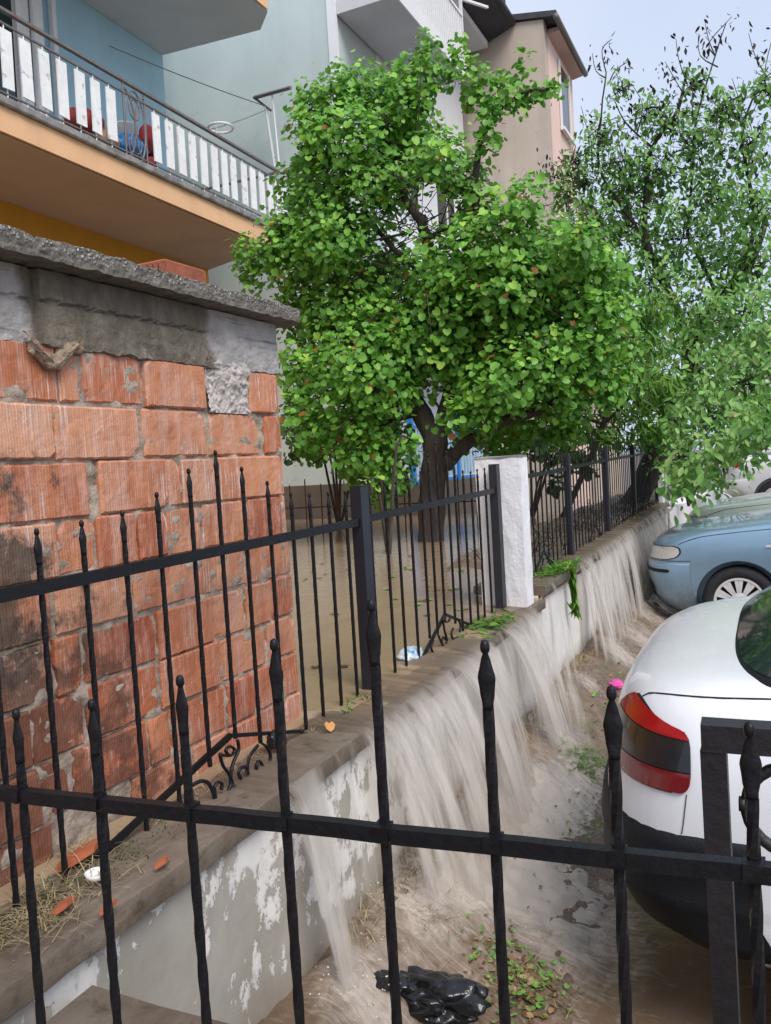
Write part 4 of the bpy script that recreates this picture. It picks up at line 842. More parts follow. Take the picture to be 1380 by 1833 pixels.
# --- yellow-green shrub between them
B3 = [(1070, 700, 50), (1110, 640, 50), (1095, 560, 38), (1130, 510, 22), (1150, 700, 48), (1060, 770, 36), (1115, 765, 42), (1045, 640, 30), (1160, 770, 30), (1015, 735, 30), (1180, 560, 35), (1190, 690, 35), (1130, 590, 40), (1000, 800, 25), (1090, 800, 22), (1165, 620, 25)]
t = thing('narrow_leaved_shrub', 'yellow-green narrow-leaved small tree overhanging the farther fence panels', 'shrub', (-2.3, 9.3, .85))
p1 = crown_pts(blobset(B3, 9.3), 6.0, .09, .4); o = leaves('foliage', p1[0], p1[1], .13, NARR, LEAF3, None, 1.1, .5, tone=p1[2]); o.parent = t; o.matrix_parent_inverse = t.matrix_basis.inverted()
mb = MB(); A3 = lambda px, py: onY(px, py, 9.3)
limb(mb, [np.array([-2.2, 9.4, .8]), A3(1080, 760), A3(1095, 640), A3(1110, 520)], .04, .01, 6); limb(mb, [A3(1080, 760), A3(1140, 700)], .02, .01, 5); limb(mb, [A3(1080, 760), A3(1030, 740)], .02, .008, 5)
part(mb, 'stem', BARK, t, True)
# --- dark shrubs
def bush(name, label, L, Y, m, size, dens=1.5, cat='shrub', shape=HEART):
    bl = blobset(L, Y, .5); c = np.mean([b[0] for b in bl], axis=0); t = thing(name, label, cat, (c[0], c[1], .8)); p = crown_pts(bl, dens*2.6, size, .5)
    o = leaves('foliage', p[0], p[1], size*1.1, shape, m, None, .7, .6, tone=p[2]); o.parent = t; o.matrix_parent_inverse = t.matrix_basis.inverted()
    mb = MB()
    for b, r in bl: limb(mb, [(c[0], c[1], .75), ((c+b)/2+RNG.normal(0, .05, 3)), b], .02, .006, 5, 0, 3)
    part(mb, 'stem', BARK, t)
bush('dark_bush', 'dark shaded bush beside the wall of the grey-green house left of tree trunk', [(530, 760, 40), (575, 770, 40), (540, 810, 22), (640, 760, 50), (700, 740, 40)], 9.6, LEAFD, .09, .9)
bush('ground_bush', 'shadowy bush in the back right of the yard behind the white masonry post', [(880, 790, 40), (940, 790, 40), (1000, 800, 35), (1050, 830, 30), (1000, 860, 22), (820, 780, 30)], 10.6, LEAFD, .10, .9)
bush('roadside_bush', 'dense green bush just beyond the small far white post', [(1205, 830, 32), (1215, 870, 26), (1240, 840, 25), (1200, 790, 30), (1290, 865, 20)], 12.6, LEAF2, .12, 1.3, shape=LANCE)
bush('background_bush', 'dense far greenery at the right filling behind the walnut trunk', [(1230, 700, 90), (1330, 690, 100), (1390, 600, 90), (1150, 700, 70), (1280, 590, 70), (1400, 740, 90)], 17, LEAF2, .15, .9, shape=LANCE)
bush('sapling', 'small rusty-tipped sapling in the yard water behind the second fence panel', [(652, 885, 12), (668, 862, 14), (740, 790, 15)], 6.8, LEAF1, .07, 1.0)

# twiggy debris behind the farther fence
def tuft(name, label, cat, P0, n, h, spread, m, w=.003, curl=1.0, kind=None, seed=1, group=None, flatten=1.0):
    rng = np.random.default_rng(seed); V = []; Fc = []; Cc = []
    for _ in range(n):
        i = rng.integers(len(P0)); b = np.array(P0[i]) + np.array([rng.normal(0, spread), rng.normal(0, spread), 0]); a = rng.uniform(0, 2*PI)
        L = h*rng.uniform(.4, 1.2); d = np.array([math.cos(a), math.sin(a), 0])*L*rng.uniform(.2, 1.0)*curl; up = L*rng.uniform(.2, 1.0)*flatten; s_ = np.array([-math.sin(a), math.cos(a), 0])*w
        k0 = len(V)
        for f in (0, .35, .7, 1.0):
            c = b+d*f+np.array([0, 0, up*(f-.62*f*f*curl)]); ww = s_*(1-f*.85); V += [c-ww, c+ww]
        cc = rng.uniform(0, 1)
        for j in range(3): Fc.append((k0+2*j, k0+2*j+1, k0+2*j+3, k0+2*j+2)); Cc.append(cc)
    o = raw(name, np.array(V), np.array(Fc), m, np.array(Cc)); return tag(o, label, cat, group, kind)
tuft('twig_debris', None, None, [(-1.6, y, .92+.03*math.sin(y*3)) for y in np.arange(5.2, 11, .2)], 900, .36, .12, BARK, .004, .8, 'stuff', 3)
tuft('twig_debris', None, None, [(-1.42, y, .87) for y in np.arange(8.6, 11.6, .1)], 260, .12, .06, DRY, .004, 1, 'stuff', 5)
# straw and grass along the coping and wall foot
tuft('straw', None, None, [(-1.22, 1.05, .80), (-1.30, 1.15, .80), (-1.25, 1.25, .80), (-1.34, 1.0, .80), (-1.30, .92, .8), (-1.36, 1.3, .8)], 420, .085, .035, DRY, .0012, 1.2, 'stuff', 7)
tuft('straw', None, None, [(-1.33+.01*math.sin(y*9), y, .80) for y in np.arange(1.4, 2.6, .05)], 330, .035, .014, DRY, .0012, 1.2, 'stuff', 8)
tuft('straw', None, None, [(-1.27+random.gauss(0, .03), 1.0+random.gauss(0, .10), .80) for _ in range(30)], 500, .05, .03, DRY, .0014, 1.3, 'stuff', 41, flatten=.6)
tuft('moss', None, None, [(-1.30+random.gauss(0, .02), 1.05+random.gauss(0, .16), .795) for _ in range(40)], 900, .022, .02, LEAFD, .002, .6, 'stuff', 42)
tuft('weed_tuft', 'small green weeds growing at foot of fence bars beside the brick pier corner', 'weeds', [(-1.30, 2.42, .80), (-1.27, 2.36, .80), (-1.31, 2.5, .80)], 60, .06, .015, GRASS, .004, 1, seed=9)
tuft('hanging_weeds', 'long green leaves dangling over the raised coping beyond the tall white post', 'plant', [(wallx(5.1)-.02, 5.0+.05*k, .872) for k in range(7)], 60, .15, .03, LEAF3, .010, 1.0, seed=12)
GRP = np.array([onY(1022+(y_-1015)*.12+random.gauss(0, 7)*(1.1-(y_-1015)/110), y_, 5.2) for y_ in np.random.default_rng(4).uniform(1012, 1095, 46)]); GRP[:, 0] = wallx(5.2)+.012+RNG.uniform(0, .03, 46)
o = leaves('drooping_sprig', GRP, np.tile([1, -.4, .2], (46, 1)), .12, NARR, LEAF3, None, 2.5, .3); tag(o, 'drooping sprig of long pointed leaves hanging down the white wall face', 'plant')
pp = []
for k in range(120): y_ = random.uniform(4.85, 5.6); pp.append((wallx(y_)-random.uniform(.0, .16), y_, .872+random.uniform(0, .02)))
tag(leaves('leaf_litter', np.array(pp), np.tile([0, 0, 1.], (120, 1)), .075, NARR, LEAF3, None, 0, .25), kind='stuff')
pp = [(wallx(3.7)-random.uniform(.0, .17), random.gauss(3.78, .13), .805+random.uniform(0, .015)) for k in range(70)]
tag(leaves('leaf_litter', np.array(pp), np.tile([0, 0, 1.], (70, 1)), .065, NARR*np.array([1.5, 1, 1]), LEAF3, None, 0, .3), kind='stuff')
def gz(x, y, d=.012): return max(ground_z(x, y), water_z(x, y))+d
tuft('dead_grass', None, None, [(wallx(y)+.03, y, ground_z(wallx(y)+.03, y)+.005) for y in np.arange(1.95, 7, .04)], 1500, .10, .025, DRY, .0018, 1.0, 'stuff', 22)
tuft('dead_grass', None, None, [(x, y, gz(x, y, -.01)) for x, y in [(-1.0+random.gauss(0, .10), 2.22+random.gauss(0, .08)) for _ in range(40)]], 260, .09, .02, DRY, .0014, 1.2, 'stuff', 26, flatten=.4)
def onG(px, py, d=0):
    z = .05
    for _ in range(25): p = onZ(px, py, z); z = .5*z+.5*(gz(p[0], p[1], 0)+d)
    return onZ(px, py, z)
# fallen leaves and bits at bottom centre
def litter(n, cx, cy, sx, sy, size, shape, seed, m=LITTER):
    r = np.random.default_rng(seed); P_ = []
    for _ in range(n): x = r.normal(cx, sx); y = r.normal(cy, sy); P_.append((x, y, gz(x, y, .006+r.uniform(0, .01))))
    return tag(leaves('leaf_litter', np.array(P_), np.tile([0, 0, 1.], (n, 1)), size, shape, m, None, 0, .28, cmax=1, rare=0, rng=r), kind='stuff')
G1 = onG(1045, 1362); G2 = onG(1060, 1500)
tuft('grass', None, None, [(x, y, gz(x, y, -.005)) for x, y in [(G1[0]+random.gauss(0, .05), G1[1]+random.gauss(0, .10)) for _ in range(60)]], 1100, .075, .012, GRASS, .0022, 1.3, 'stuff', 21, flatten=.45)
tuft('grass', None, None, [(x, y, gz(x, y, -.01)) for x, y in [(G2[0]+random.gauss(0, .07), G2[1]+random.gauss(0, .30)) for _ in range(60)]], 380, .05, .02, GRASS, .002, 1.3, 'stuff', 23, flatten=.35)
print('G1', G1, 'G2', G2)
D1 = onG(940, 1765); D2 = onG(900, 1700); D3 = onG(1060, 1480)
litter(260, D1[0], D1[1], .055, .075, .021, HEART, 31); litter(70, D2[0], D2[1], .06, .08, .026, LANCE, 32); litter(160, D3[0], D3[1], .06, .30, .014, HEART, 33); litter(50, -.9, 5.0, .10, .4, .03, HEART, 34)
tuft('straw', None, None, [(x, y, gz(x, y)) for x, y in [(D1[0]+random.gauss(0, .06), D1[1]+random.gauss(0, .08)) for _ in range(40)]], 160, .06, .02, DRY, .0012, 1, 'stuff', 35, flatten=.25)
pf = np.array([(random.uniform(-3.5, -1.45), random.uniform(2.5, 7), .811) for _ in range(90)]); tag(leaves('floating_leaves', pf, np.tile([0, 0, 1.], (90, 1)), .05, HEART, LITTER, None, 0, .05, cmax=1, rare=0), kind='stuff')
def oneleaf(c, s, m, shape, label, cat='leaf', nrm=(0, 0, 1), name='fallen_leaf'):
    o = leaves(name, np.array([c]), np.array([nrm], dtype=float), s, shape, m, None, .2, .15, cmin=.5, cmax=.6, rare=0); return tag(o, label, cat)
ol = simple('orange_leaf', (.55, .26, .07), .6, .3, 40)
c0 = onZ(590, 1300, .815); oneleaf(c0, .032, ol, HEART, 'yellow-orange fallen leaf caught among weeds on the coping', nrm=(.5, -.5, .7))
c0 = onG(1005, 1742, .02); oneleaf(c0, .04, simple('tan_leaf', (.42, .30, .2), .7), HEART, 'large tan dead leaf on the leaf litter at bottom centre')
# tile shards on the coping by the brick pier
TL = simple('broken_red_tile', (.46, .13, .055), .75, .25, 20, .4, 60)
for i, (px, py, s_, lb) in enumerate([(145, 1525, .060, 'biggest broken red brick shard at the foot of pier'), (193, 1620, .018, 'small oval red chip on coping edge'), (290, 1540, .018, 'red chip halfway along dark coping'), (110, 1620, .03, 'flat red shard beside straw tuft'), (125, 1490, .035, 'upright red splinter leaning on brick pier')]):
    c0 = onZ(px, py, .815); mb = MB(); n = 7; poly = [(c0[0]+s_*(.75+.4*random.random())*math.cos(2*PI*k/n)*(.6 if i < 1 else .55), c0[1]+s_*(.75+.4*random.random())*math.sin(2*PI*k/n), c0[2]-.008+.25*s_*math.sin(2*PI*k/n+1)) for k in range(n)]
    if i == 4: poly = [(p[0], c0[1]+(p[1]-c0[1])*.4, c0[2]+(p[1]-c0[1])*1.1+.02) for p in poly]
    mb.prism(poly, (0, 0, .010)); tag(mb.build('brick_shard', TL, origin=c0), lb, 'shard', 'broken red brick shards on the coping')
c0 = onZ(172, 1562, .815); mb = MB(); mb.lathe(c0[0], c0[1], [(.010, .800), (.019, .806), (.023, .817), (.021, .8165), (.015, .806), (.008, .804)], 14); tag(mb.build('broken_cup', WMET, smooth=True), 'small white broken cup lying beside the fence bar foot', 'cup')
lump('floating_bag', 'clear and blue plastic bag floating against the fence bars', 'plastic bag', tuple(onZ(742, 1172, .815)+np.array([-.02, 0, 0])), (.045, .075, .03), simple('clear_blue_plastic', (.55, .62, .66), .2, .2, 12, spots=((.08, .30, .55), 14, .56)), 2, .35, fr=5)
lump('black_knot', 'shiny black scrap of plastic caught in the fence scroll', 'plastic scrap', (FX+.01, 1.97, .83), (.018, .022, .028), simple('shiny_black_scrap', (.01, .01, .012), .15), 6, .4, 3, fr=5)
# black bin bag
bb = simple('black_bag_plastic', (.010, .011, .013), .20, .3, 12, 1.0, 17)
c0 = onG(775, 1785, .03)
lump('rubbish_bag', 'crumpled shiny black rubbish bag at the foot of the small waterfall', 'rubbish bag', tuple(c0), (.125, .08, .055), bb, 11, .95, 5, fr=2.6, sm=True)
c0 = onG(690, 1752, .01); lump('bag_scrap', 'flat torn black plastic strip behind the rubbish bag', 'plastic scrap', tuple(c0), (.065, .03, .014), bb, 14, .7, 4, fr=2.6, sm=True)
c0 = onG(1103, 1228); lump('pink_bag', 'small crumpled bright pink bag in the mud by the white car tail', 'bag', tuple(c0+np.array([0, 0, .01])), (.045, .06, .028), simple('pink_plastic', (.75, .08, .35), .35, .25, 20), 8, .45, fr=5)
for i, (px, py, lb) in enumerate([(1033, 1415, 'white pebble in the mud strip beside the grass clump'), (1000, 1745+0, 'pale flat stone among the litter at the bottom')]):
    c0 = onG(px, py); lump('pebble', lb, 'stone', tuple(c0), (.016, .02, .012), simple('pale_stone', (.55, .5, .45), .8), 3+i, .2, 3)

# ================================================================== WATERFALLS
def fall(name, label, y0, y1, zt, ztl, zb, out, n, layers=2, drift=.0, back=.22, taper=0, seed=0):
    V = []; Fc = []; U = []
    rng = random.Random(seed)
    for L in range(layers):
        k0 = len(V); m_ = 26; nn = n
        for i in range(nn+1):
            u = i/nn; y = y0+(y1-y0)*u; o_ = out*(1+.35*fbm(y*3.1+L*5, seed, 1, 3)+.03*fbm(y*14, L, seed, 2))*(1-.28*L)
            for j in range(m_+1):
                v = j/m_
                if v < .18:
                    q = v/.18; x = wallx(y)-back*(1-q); z = zt+.012-.012*q*q-.004*L
                else:
                    q = (v-.18)/.82; h = zt-zb; x = wallx(y)+o_*q*1.0*(q**-.0 if q else 1); z = zt-h*(.10*q+.90*q*q)
                yy = y+drift*max(0, (v-.18)/.82)**1.3; yc = (y0+y1)/2+drift*v; yy = yc+(yy-yc)*(1-taper*max(0, (v-.18)/.82))
                V.append((x+.006*fbm(y*22, v*2, L+seed), yy, z)); 
                e = min(1, min(u, 1-u)*(y1-y0)/.05); e *= 1 if v > .04 else v/.04; e *= 1 if v < .80 else max(0, 1-(v-.80)/.2*(.75+.5*fbm(y*8, seed, 3)))
                U.append((y+seed*3.1+L*7.7, v*1.0, e*.25))
        for i in range(nn):
            for j in range(m_): a = k0+i*(m_+1)+j; Fc.append((a, a+1, a+m_+2, a+m_+1))
    o = raw(name, np.array(V), np.array(Fc), FALL, None, smooth=True); at = o.data.attributes.new('uvw', 'FLOAT_VECTOR', 'POINT'); at.data.foreach_set('vector', np.array(U, dtype=np.float32).ravel())
    return tag(o, label, 'waterfall')
fall('waterfall', 'narrow column of muddy water nearest the camera landing by the black bag', 1.70, 1.93, .795, 0, .11, .135, 14, 2, .03, taper=.55, seed=1)
fall('waterfall', 'broad beige curtain of muddy water pouring off the middle of the nearer coping', 2.17, 3.50, .797, 0, .10, .23, 90, 3, .05, seed=2)
fall('waterfall', 'muddy curtain of water spilling right at the foot of the tall white post', 3.66, 4.28, .797, 0, .10, .27, 40, 3, .04, taper=.25, seed=3)
fall('waterfall', 'thin single thread of water left of the drooping weeds', 4.66, 4.78, .866, 0, .16, .11, 7, 2, .10, taper=.6, seed=4)
fall('waterfall', 'curved jet of water dropping just past the drooping weeds', 5.48, 5.92, .867, 0, .12, .20, 26, 3, 0, taper=.35, seed=5)
fall('waterfall', 'wide distant sheet of muddy water falling behind the light blue car nose', 6.0, 11.2, .867, 0, .02, .17, 190, 2, 0, seed=6)
for k, (ya, yb, s_) in enumerate([(3.62, 3.66, 7), (2.08, 2.12, 8), (1.985, 2.03, 9)]):
    fall('waterfall', ['slim trickle beside the foot of curtain below tall white post', 'thin trickle at the near end of the broad curtain', 'faint trickle between the near column and the broad curtain'][k], ya, yb, .796, 0, .12, .10, 4, 2, .02, seed=s_)

def droplets(n, seed):
    rg = random.Random(seed); mb = MB()
    for _ in range(n):
        sx, sy, rr, a = rg.choice(SPL[:13]); x = sx+rg.gauss(0, rr*.45); y = sy+rg.gauss(0, rr*.6); z = gz(x, y, 0)+abs(rg.gauss(0, .035)); q = rg.uniform(.0012, .0035)
        mb.add([(x-q, y, z), (x+q, y, z), (x, y-q, z), (x, y+q, z), (x, y, z-q), (x, y, z+q)], [(0, 2, 5), (2, 1, 5), (1, 3, 5), (3, 0, 5), (2, 0, 4), (1, 2, 4), (3, 1, 4), (0, 3, 4)])
    return tag(mb.build('splash_droplets', simple('muddy_droplets', (.62, .55, .48), .2)), kind='stuff')
droplets(900, 5)
# ================================================================== CARS
def lerp(a, b, f): return a+(b-a)*f
class Car:
    def __init__(s, L, W, lv, e=.34, nn=2.9):
        s.L = L; s.W = W; s.lv = lv; s.e = e; s.nn = nn
    def at(s, z):
        lv = s.lv
        if z <= lv[0][0]: return lv[0][1:]
        for a, b in zip(lv, lv[1:]):
            if z <= b[0]: f = (z-a[0])/(b[0]-a[0]); return tuple(lerp(p, q, f) for p, q in zip(a[1:], b[1:]))
        return lv[-1][1:]
    def pt(s, sv, z, side, off=0):
        xr, xf, w = s.at(z); e = min(s.e, (xf-xr)/2.2); k = 2/s.nn
        if sv <= 1: ph = sv*PI/2; x = xr+e*(1-max(0, math.cos(ph))**k); y = w*math.sin(ph)**k; nx, ny = -math.cos(ph), math.sin(ph)
        elif sv <= 2: x = lerp(xr+e, xf-e, sv-1); y = w; nx, ny = 0, 1
        else: ph = (3-sv)*PI/2; x = xf-e*(1-max(0, math.cos(ph))**k); y = w*max(0, math.sin(ph))**k; nx, ny = math.cos(ph), math.sin(ph)
        bulge = .012*math.sin(PI*min(1, max(0, (x-xr)/(xf-xr))))
        return Vector((x+nx*off, side*(y+bulge+ny*off), z))
    def ring(s, z):
        sv = [i/12 for i in range(0, 12)]+[1+i/16 for i in range(16)]+[2+i/12 for i in range(13)]
        a = [s.pt(v, z, 1) for v in sv]; b = [s.pt(v, z, -1) for v in sv[1:-1]]
        return a+b[::-1]
    def stack(s, zs):
        mb = MB(); R_ = [s.ring(z) for z in zs]; n = len(R_[0])
        vs = [p for r in R_ for p in r]; fs = [(i*n+k, i*n+(k+1) % n, (i+1)*n+(k+1) % n, (i+1)*n+k) for i in range(len(zs)-1) for k in range(n)]
        fs += [tuple(range(n))[::-1], tuple((len(zs)-1)*n+k for k in range(n))]
        mb.add(vs, fs); return mb
    def patch(s, s0, s1, z0, z1, side, off, n=14, m_=6, rnd=0, mb=None, slope=0, thick=True):
        mb = mb or MB(); rows = []
        for j in range(m_+1):
            v = j/m_; ins = rnd*(1-(1-(2*v-1)**2)**.5) if rnd else 0
            rows.append([s.pt(lerp(s0+ (ins if s0 > 0 else 0), s1-ins, i/n), lerp(z0, z1, v)+slope*(i/n-.5), side, off) for i in range(n+1)])
        mb.grid(rows)
        return mb
LV = [(.20, .60, 4.06, .74), (.26, .40, 4.13, .78), (.34, .10, 4.165, .81), (.38, .03, 4.175, .815), (.46, 0, 4.19, .82), (.60, .0, 4.19, .828), (.66, .012, 4.17, .83), (.72, .02, 4.155, .828), (.78, .03, 4.12, .822), (.83, .042, 4.03, .812), (.87, .055, 3.88, .80), (.905, .075, 3.62, .785), (.935, .10, 3.40, .765), (.958, .145, 3.20, .742), (.975, .21, 3.05, .715), (.988, .30, 2.95, .69), (.996, .42, 2.9, .66)]
CAB = [(.98, .37, 3.10, .72), (1.05, .46, 2.93, .685), (1.15, .66, 2.70, .655), (1.25, .86, 2.45, .62), (1.33, 1.06, 2.22, .585), (1.37, 1.2, 2.05, .55), (1.395, 1.4, 1.85, .46), (1.40, 1.55, 1.7, .38)]
ZBODY = [.20, .26, .34, .40, .46, .53, .60, .66, .72, .78, .83, .87, .905, .935, .958, .975, .988, .996]
def smoothobj(mb, name, m, root): o = part(mb, name, m, root, True); return o
def boolcut(o, cuts):
    for c in cuts:
        md = o.modifiers.new('b', 'BOOLEAN'); md.operation = 'DIFFERENCE'; md.object = c; md.solver = 'EXACT'
    bpy.context.view_layer.update(); dg = bpy.context.evaluated_depsgraph_get(); me = bpy.data.meshes.new_from_object(o.evaluated_get(dg))
    o.modifiers.clear(); o.data = me
    for c in cuts: bpy.data.objects.remove(c)
def wheel(root, x, y, side, spokes=14, steer=0):
    t_ = MB(); prof = [(.20, -.095), (.255, -.10), (.283, -.085), (.29, -.05), (.291, 0), (.29, .05), (.283, .085), (.255, .10), (.205, .098), (.195, .08)]
    n = 60; vs = []
    for r, a in prof:
        for k in range(n):
            th = 2*PI*k/n; rr = r + (.004 if (k % 2 and r > .282) else 0); vs.append((x+rr*math.cos(th), y+side*a, .29+rr*math.sin(th)))
    m_ = len(prof); t_.add(vs, [(i*n+k, i*n+(k+1) % n, (i+1)*n+(k+1) % n, (i+1)*n+k) for i in range(m_-1) for k in range(n)])
    wl = MB(); vs = []
    for r, a in [(.204, .088), (.198, .096), (.183, .096), (.176, .080)]:
        for k in range(n): th = 2*PI*k/n; vs.append((x+r*math.cos(th), y+side*a, .29+r*math.sin(th)))
    wl.add(vs, [(i*n+k, i*n+(k+1) % n, (i+1)*n+(k+1) % n, (i+1)*n+k) for i in range(3) for k in range(n)])
    for k in range(22):
        th = 2*PI*(k+(.16 if k % 2 else -.16))/22; a = Vector((math.cos(th), 0, math.sin(th))); b = Vector((-math.sin(th), 0, math.cos(th))); c = Vector((x, y+side*.092, .29))
        wl.prism([c+a*.06+b*.008, c+a*.06-b*.008, c+a*.187-b*.0165, c+a*.187+b*.0165], (0, -side*.010, 0))
    wl.lathe(0, 0, [(.0, 0)], 3) if False else None
    hub = []; 
    for r, a in [(.075, .080), (.070, .096), (.04, .101), (.001, .103)]:
        for k in range(24): th = 2*PI*k/24; hub.append((x+r*math.cos(th), y+side*a, .29+r*math.sin(th)))
    wl.add(hub, [(i*24+k, i*24+(k+1) % 24, (i+1)*24+(k+1) % 24, (i+1)*24+k) for i in range(3) for k in range(24)])
    dk = MB(); vs = []
    for k in range(n): th = 2*PI*k/n; vs.append((x+.20*math.cos(th), y+side*.06, .29+.20*math.sin(th)))
    dk.add(vs, [tuple(range(n))])
    w_ = bpy.data.objects.new('wheel', None); COL.objects.link(w_); w_.parent = root
    for mbq, nm, mt in ((t_, 'tyre', TYRE), (wl, 'rim', RIMM), (dk, 'brake_disc', DARK)): o = mbq.build(nm, mt, None, nm == 'tyre'); o.parent = w_
def car(label, pm, loc, rz, bumper='body', name='parked_car', rear='tri', group='parked cars'):
    root = thing(name, label, 'car', loc, group); C_ = Car(4.19, .83, LV); K = Car(4.19, .7, CAB, .22, 3.2)
    body = C_.stack(ZBODY).build('body', pm, None, True)
    cuts = []
    for x in (.80, 3.42):
        for s_ in (-1, 1):
            bm = bmesh.new(); bmesh.ops.create_cone(bm, cap_ends=True, segments=48, radius1=.335, radius2=.335, depth=.34)
            bmesh.ops.rotate(bm, matrix=Matrix.Rotation(PI/2, 3, 'X'), verts=bm.verts); bmesh.ops.translate(bm, vec=(x, s_*.80, .30), verts=bm.verts)
            me = bpy.data.meshes.new('cut'); bm.to_mesh(me); bm.free(); c = bpy.data.objects.new('cut', me); COL.objects.link(c); cuts.append(c)
    boolcut(body, cuts); body.data.materials.clear(); body.data.materials.append(pm); body.parent = root
    try: body.data.set_sharp_from_angle(angle=math.radians(38))
    except Exception: pass
    def ad(mb, nm, m, sm=True, par=None): o = mb.build(nm, m, None, sm); o.parent = par or root; return o
    for x in (.80, 3.42):
        for s_ in (-1, 1):
            mb = MB(); n = 30; vs = []
            for yy in (.56, .812):
                for k in range(n+1): th = PI*1.12*k/n-.06*PI; vs.append((x+.336*math.cos(th), s_*yy, .30+.336*math.sin(th)))
            mb.add(vs, [(k, k+1, n+2+k, n+1+k) for k in range(n)]); mb.box(x-.34, x+.34, min(s_*.54, s_*.56), max(s_*.54, s_*.56), .1, .64); ad(mb, 'wheel_arch_liner', DARK, False)
            wheel(root, x, s_*.715, s_)
    cab = K.stack([.98, 1.05, 1.15, 1.25, 1.33, 1.37, 1.395, 1.40]); ad(cab, 'roof', pm)
    # glass
    def glass(nm, s0, s1, z0, z1, sides, rim=True, off=.006):
        a = MB(); b = MB()
        for s_ in sides:
            K.patch(s0, s1, z0, z1, s_, off, 20, 8, 0, a)
            K.patch(max(0, s0-.0), s1+.05 if s0 <= .01 else s1, z0-.018, z1+.014, s_, off-.003, 20, 8, 0, b)
        g_ = ad(a, nm, GLASS); ad(b, 'rubber_seal', RUBB, True, g_)
    glass('rear_window', 0, .86, 1.0, 1.31, (-1, 1)); glass('windshield', 2.22, 3.0, 1.00, 1.32, (-1, 1))
    for s_ in (-1, 1):
        for a_, b_ in ((1.06, 1.46), (1.50, 1.93)): glass('side_window', a_, b_, 1.03, 1.30, (s_,))
    # bumpers
    dk = bumper == 'black'
    for nm, s0, s1 in (('rear_bumper', 0, 1.025), ('front_bumper', 1.985, 3.0)):
        mb = MB()
        for s_ in (-1, 1):
            prof = [(.33, -.02), (.335, .012), (.37, .011), (.44, .013), (.452, .018), (.468, .013), (.54, .012), (.552, .017), (.566, .012), (.60, .010), (.622, .008), (.634, -.004)] if dk else [(.22, -.02), (.25, .004), (.34, .008), (.50, .010), (.600, .009), (.612, .004), (.618, -.004)]
            rows = [[C_.pt(lerp(s0, s1, i/40), z, s_, o_) for i in range(41)] for z, o_ in prof]; mb.grid(rows)
        b_ = ad(mb, nm, RUBB if dk else pm)
        if not dk:
            mb = MB(); 
            for s_ in (-1, 1): C_.patch(.25 if s0 == 0 else 2.12, .9 if s0 == 0 else 2.9, .535, .565, s_, .016, 30, 4, .03, mb)
            ad(mb, 'rub_strip', RUBB, True, b_)
            mb = MB()
            for s_ in (-1, 1): C_.patch(2.5, 3.0, .30, .42, s_, .014, 14, 3, 0, mb)
            if s0 > 1: ad(mb, 'lower_grille', DARK, True, b_)
    # tail lamps
    for s_ in (-1, 1):
        l_ = None
        def band(zz0, zz1, nm, m, off):
            mb = MB(); rows = []
            Z0, Z1 = .733, .920
            for j in range(9):
                z = lerp(zz0, zz1, j/8); f = (z-Z0)/(Z1-Z0)*2-1; ins = .26*(1-math.sqrt(max(0, 1-min(1, abs(f))**3.2)))
                xe = .300-.42*ins**1.6; xr_ = C_.at(z)[0]
                e_ = math.acos(max(0, 1-(xe-xr_)/C_.e)**(C_.nn/2))/(PI/2); st = .30+ins*.3+max(0, f)*.10
                rows.append([C_.pt(lerp(st, e_, i/26), z-.030*max(0, f)**2*(i/26)**1.6, s_, off) for i in range(27)])
            mb.grid(rows); return ad(mb, nm, m, True, None)
        if rear == 'tri':
            hs = band(.733, .920, 'lamp_surround', DARK, .003)
            hs.name = 'tail_lamp'
            for zz0, zz1, nm, m in ((.737, .786, 'lower_lens', REDL2), (.789, .866, 'middle_lens', SMOKE), (.869, .917, 'upper_lens', REDL)):
                o = band(zz0, zz1, nm, m, .007); o.parent = hs
        else:
            mb = MB(); C_.patch(.72, .93, .80, .93, s_, .006, 20, 6, .10, mb); ad(mb, 'tail_lamp', REDL)
    # headlamps, indicator repeater, grille, hood line
    for s_ in (-1, 1):
        mb = MB(); C_.patch(2.03, 2.80, .642, .758, s_, .004, 20, 8, .12, mb, slope=-.01); hs = ad(mb, 'headlamp', DARK)
        mb = MB(); C_.patch(2.045, 2.79, .648, .752, s_, .009, 20, 8, .12, mb, slope=-.01); ad(mb, 'lens', LENS, True, hs)
        mb = MB(); C_.patch(2.30, 2.335, .655, .735, s_, .011, 3, 4, 0, mb); ad(mb, 'lens_divider', RIMM, True, hs)
        mb = MB(); C_.patch(1.80, 1.83, .745, .765, s_, .012, 6, 4, .004, mb); ad(mb, 'side_indicator', LENS)
        # body gaps (thin dark seams)
        def seam(pts, nm='panel_gap'): q_ = MB(); q_.tube(pts, .0028, 4); return q_
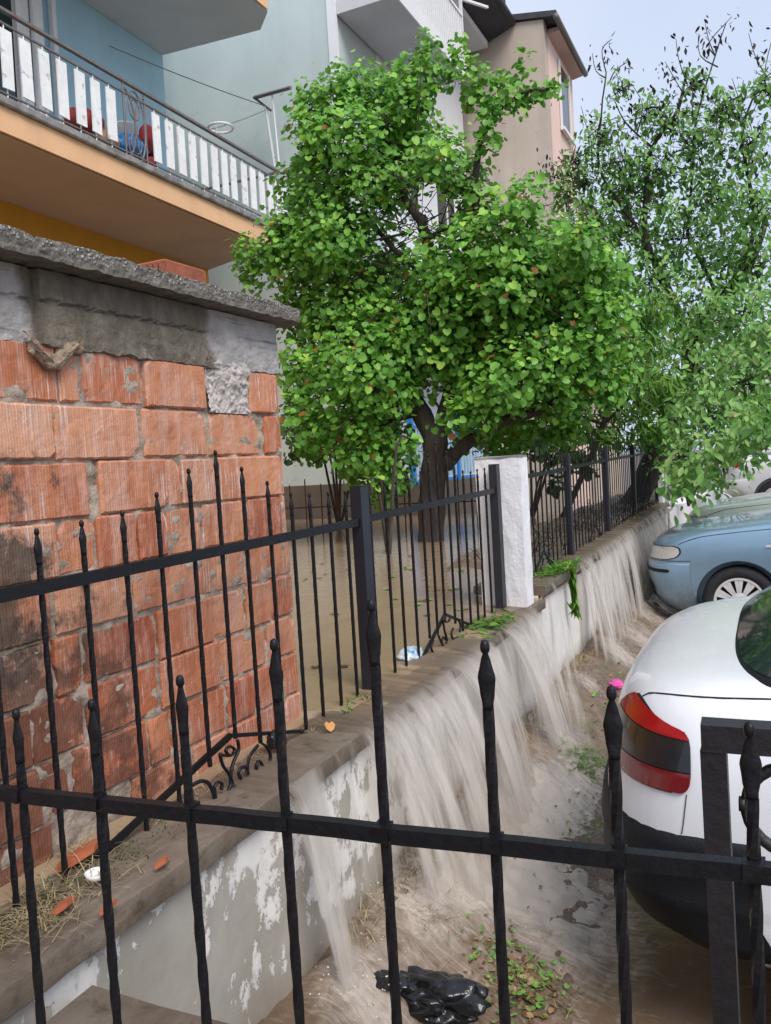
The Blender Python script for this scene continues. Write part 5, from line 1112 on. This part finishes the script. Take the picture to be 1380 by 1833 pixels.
        for pts, rr in (([C_.pt(lerp(2.10, 1.80, i/20), lerp(.775, .945, (i/20)**.8), s_, .001) for i in range(21)], .003),
                        ([C_.pt(lerp(.52, 1.10, i/24), lerp(.918, .966, (i/24)**.45), s_, -.0008) for i in range(25)], .0032),
                        ([C_.pt(1.76, z, s_, .001) for z in np.linspace(.3, .97, 20)], .0028), ([C_.pt(1.42, z, s_, .001) for z in np.linspace(.3, .97, 20)], .0028),
                        ([C_.pt(v, .635, s_, .0015) for v in np.linspace(1.985, 2.6, 24)], .0026),
                        ([C_.pt(.93, z, s_, .0006) for z in np.linspace(.635, .735, 8)], .0014)):
            mb = MB(); mb.tube(pts, rr, 4); ad(mb, 'panel_gap', DARK)
        mb = MB(); C_.patch(1.60, 1.65, .80, .825, s_, .02, 6, 3, .003, mb); C_.patch(1.27, 1.32, .80, .825, s_, .02, 6, 3, .003, mb); ad(mb, 'door_handle', RUBB)
        # mirror
        mb = MB(); P_ = C_.pt(1.72, .96, s_, .09); bm = bmesh.new(); bmesh.ops.create_icosphere(bm, subdivisions=3, radius=1)
        mb.add([(P_.x+v.co.x*.05, P_.y+v.co.y*.09, P_.z+.05+v.co.z*.06) for v in bm.verts], [tuple(v.index for v in f.verts) for f in bm.faces]); bm.free(); ad(mb, 'mirror', pm)
    mb = MB()
    for s_ in (-1, 1): C_.patch(2.8, 3.0, .66, .75, s_, .004, 8, 4, 0, mb)
    ad(mb, 'grille', DARK)
    mb = MB(); C_.patch(0, .22, .66, .76, 1, .004, 8, 4, 0, mb); C_.patch(0, .22, .66, .76, -1, .004, 8, 4, 0, mb); ad(mb, 'number_plate', simple('plate_white', (.7, .7, .7), .5))
    # wipers
    mb = MB()
    for y_ in (-.35, .15): 
        mb.tube([(3.12, y_, .99), (2.98, y_+.12, 1.055), (2.80, y_+.42, 1.135)], .008, 5)
    ad(mb, 'wiper', RUBB)
    root.rotation_euler.z = rz; return root
# white car at right, tail to the wall (points +X)
wc = car('white saloon with black bumper and red-and-smoked tail lamp closest at right', CWHITE, (-.505, 2.955, 0), math.radians(0), 'black')
# light blue car, nose to the wall (points -X)
bc = car('light blue saloon nosed up to the wall with silver wheel cover', CBLUE, (-1.05+4.19, 8.22, 0), PI, 'body')
sc_ = car('silver-green car parked just behind the light blue saloon', CSILV, (-.98+4.19, 10.9, .03), PI, 'body')
fc = car('far pale car with small red tail lamp beyond the walnut leaves', CGREY, (-.72, 14.9, .42), math.radians(-2), 'body', rear='one')
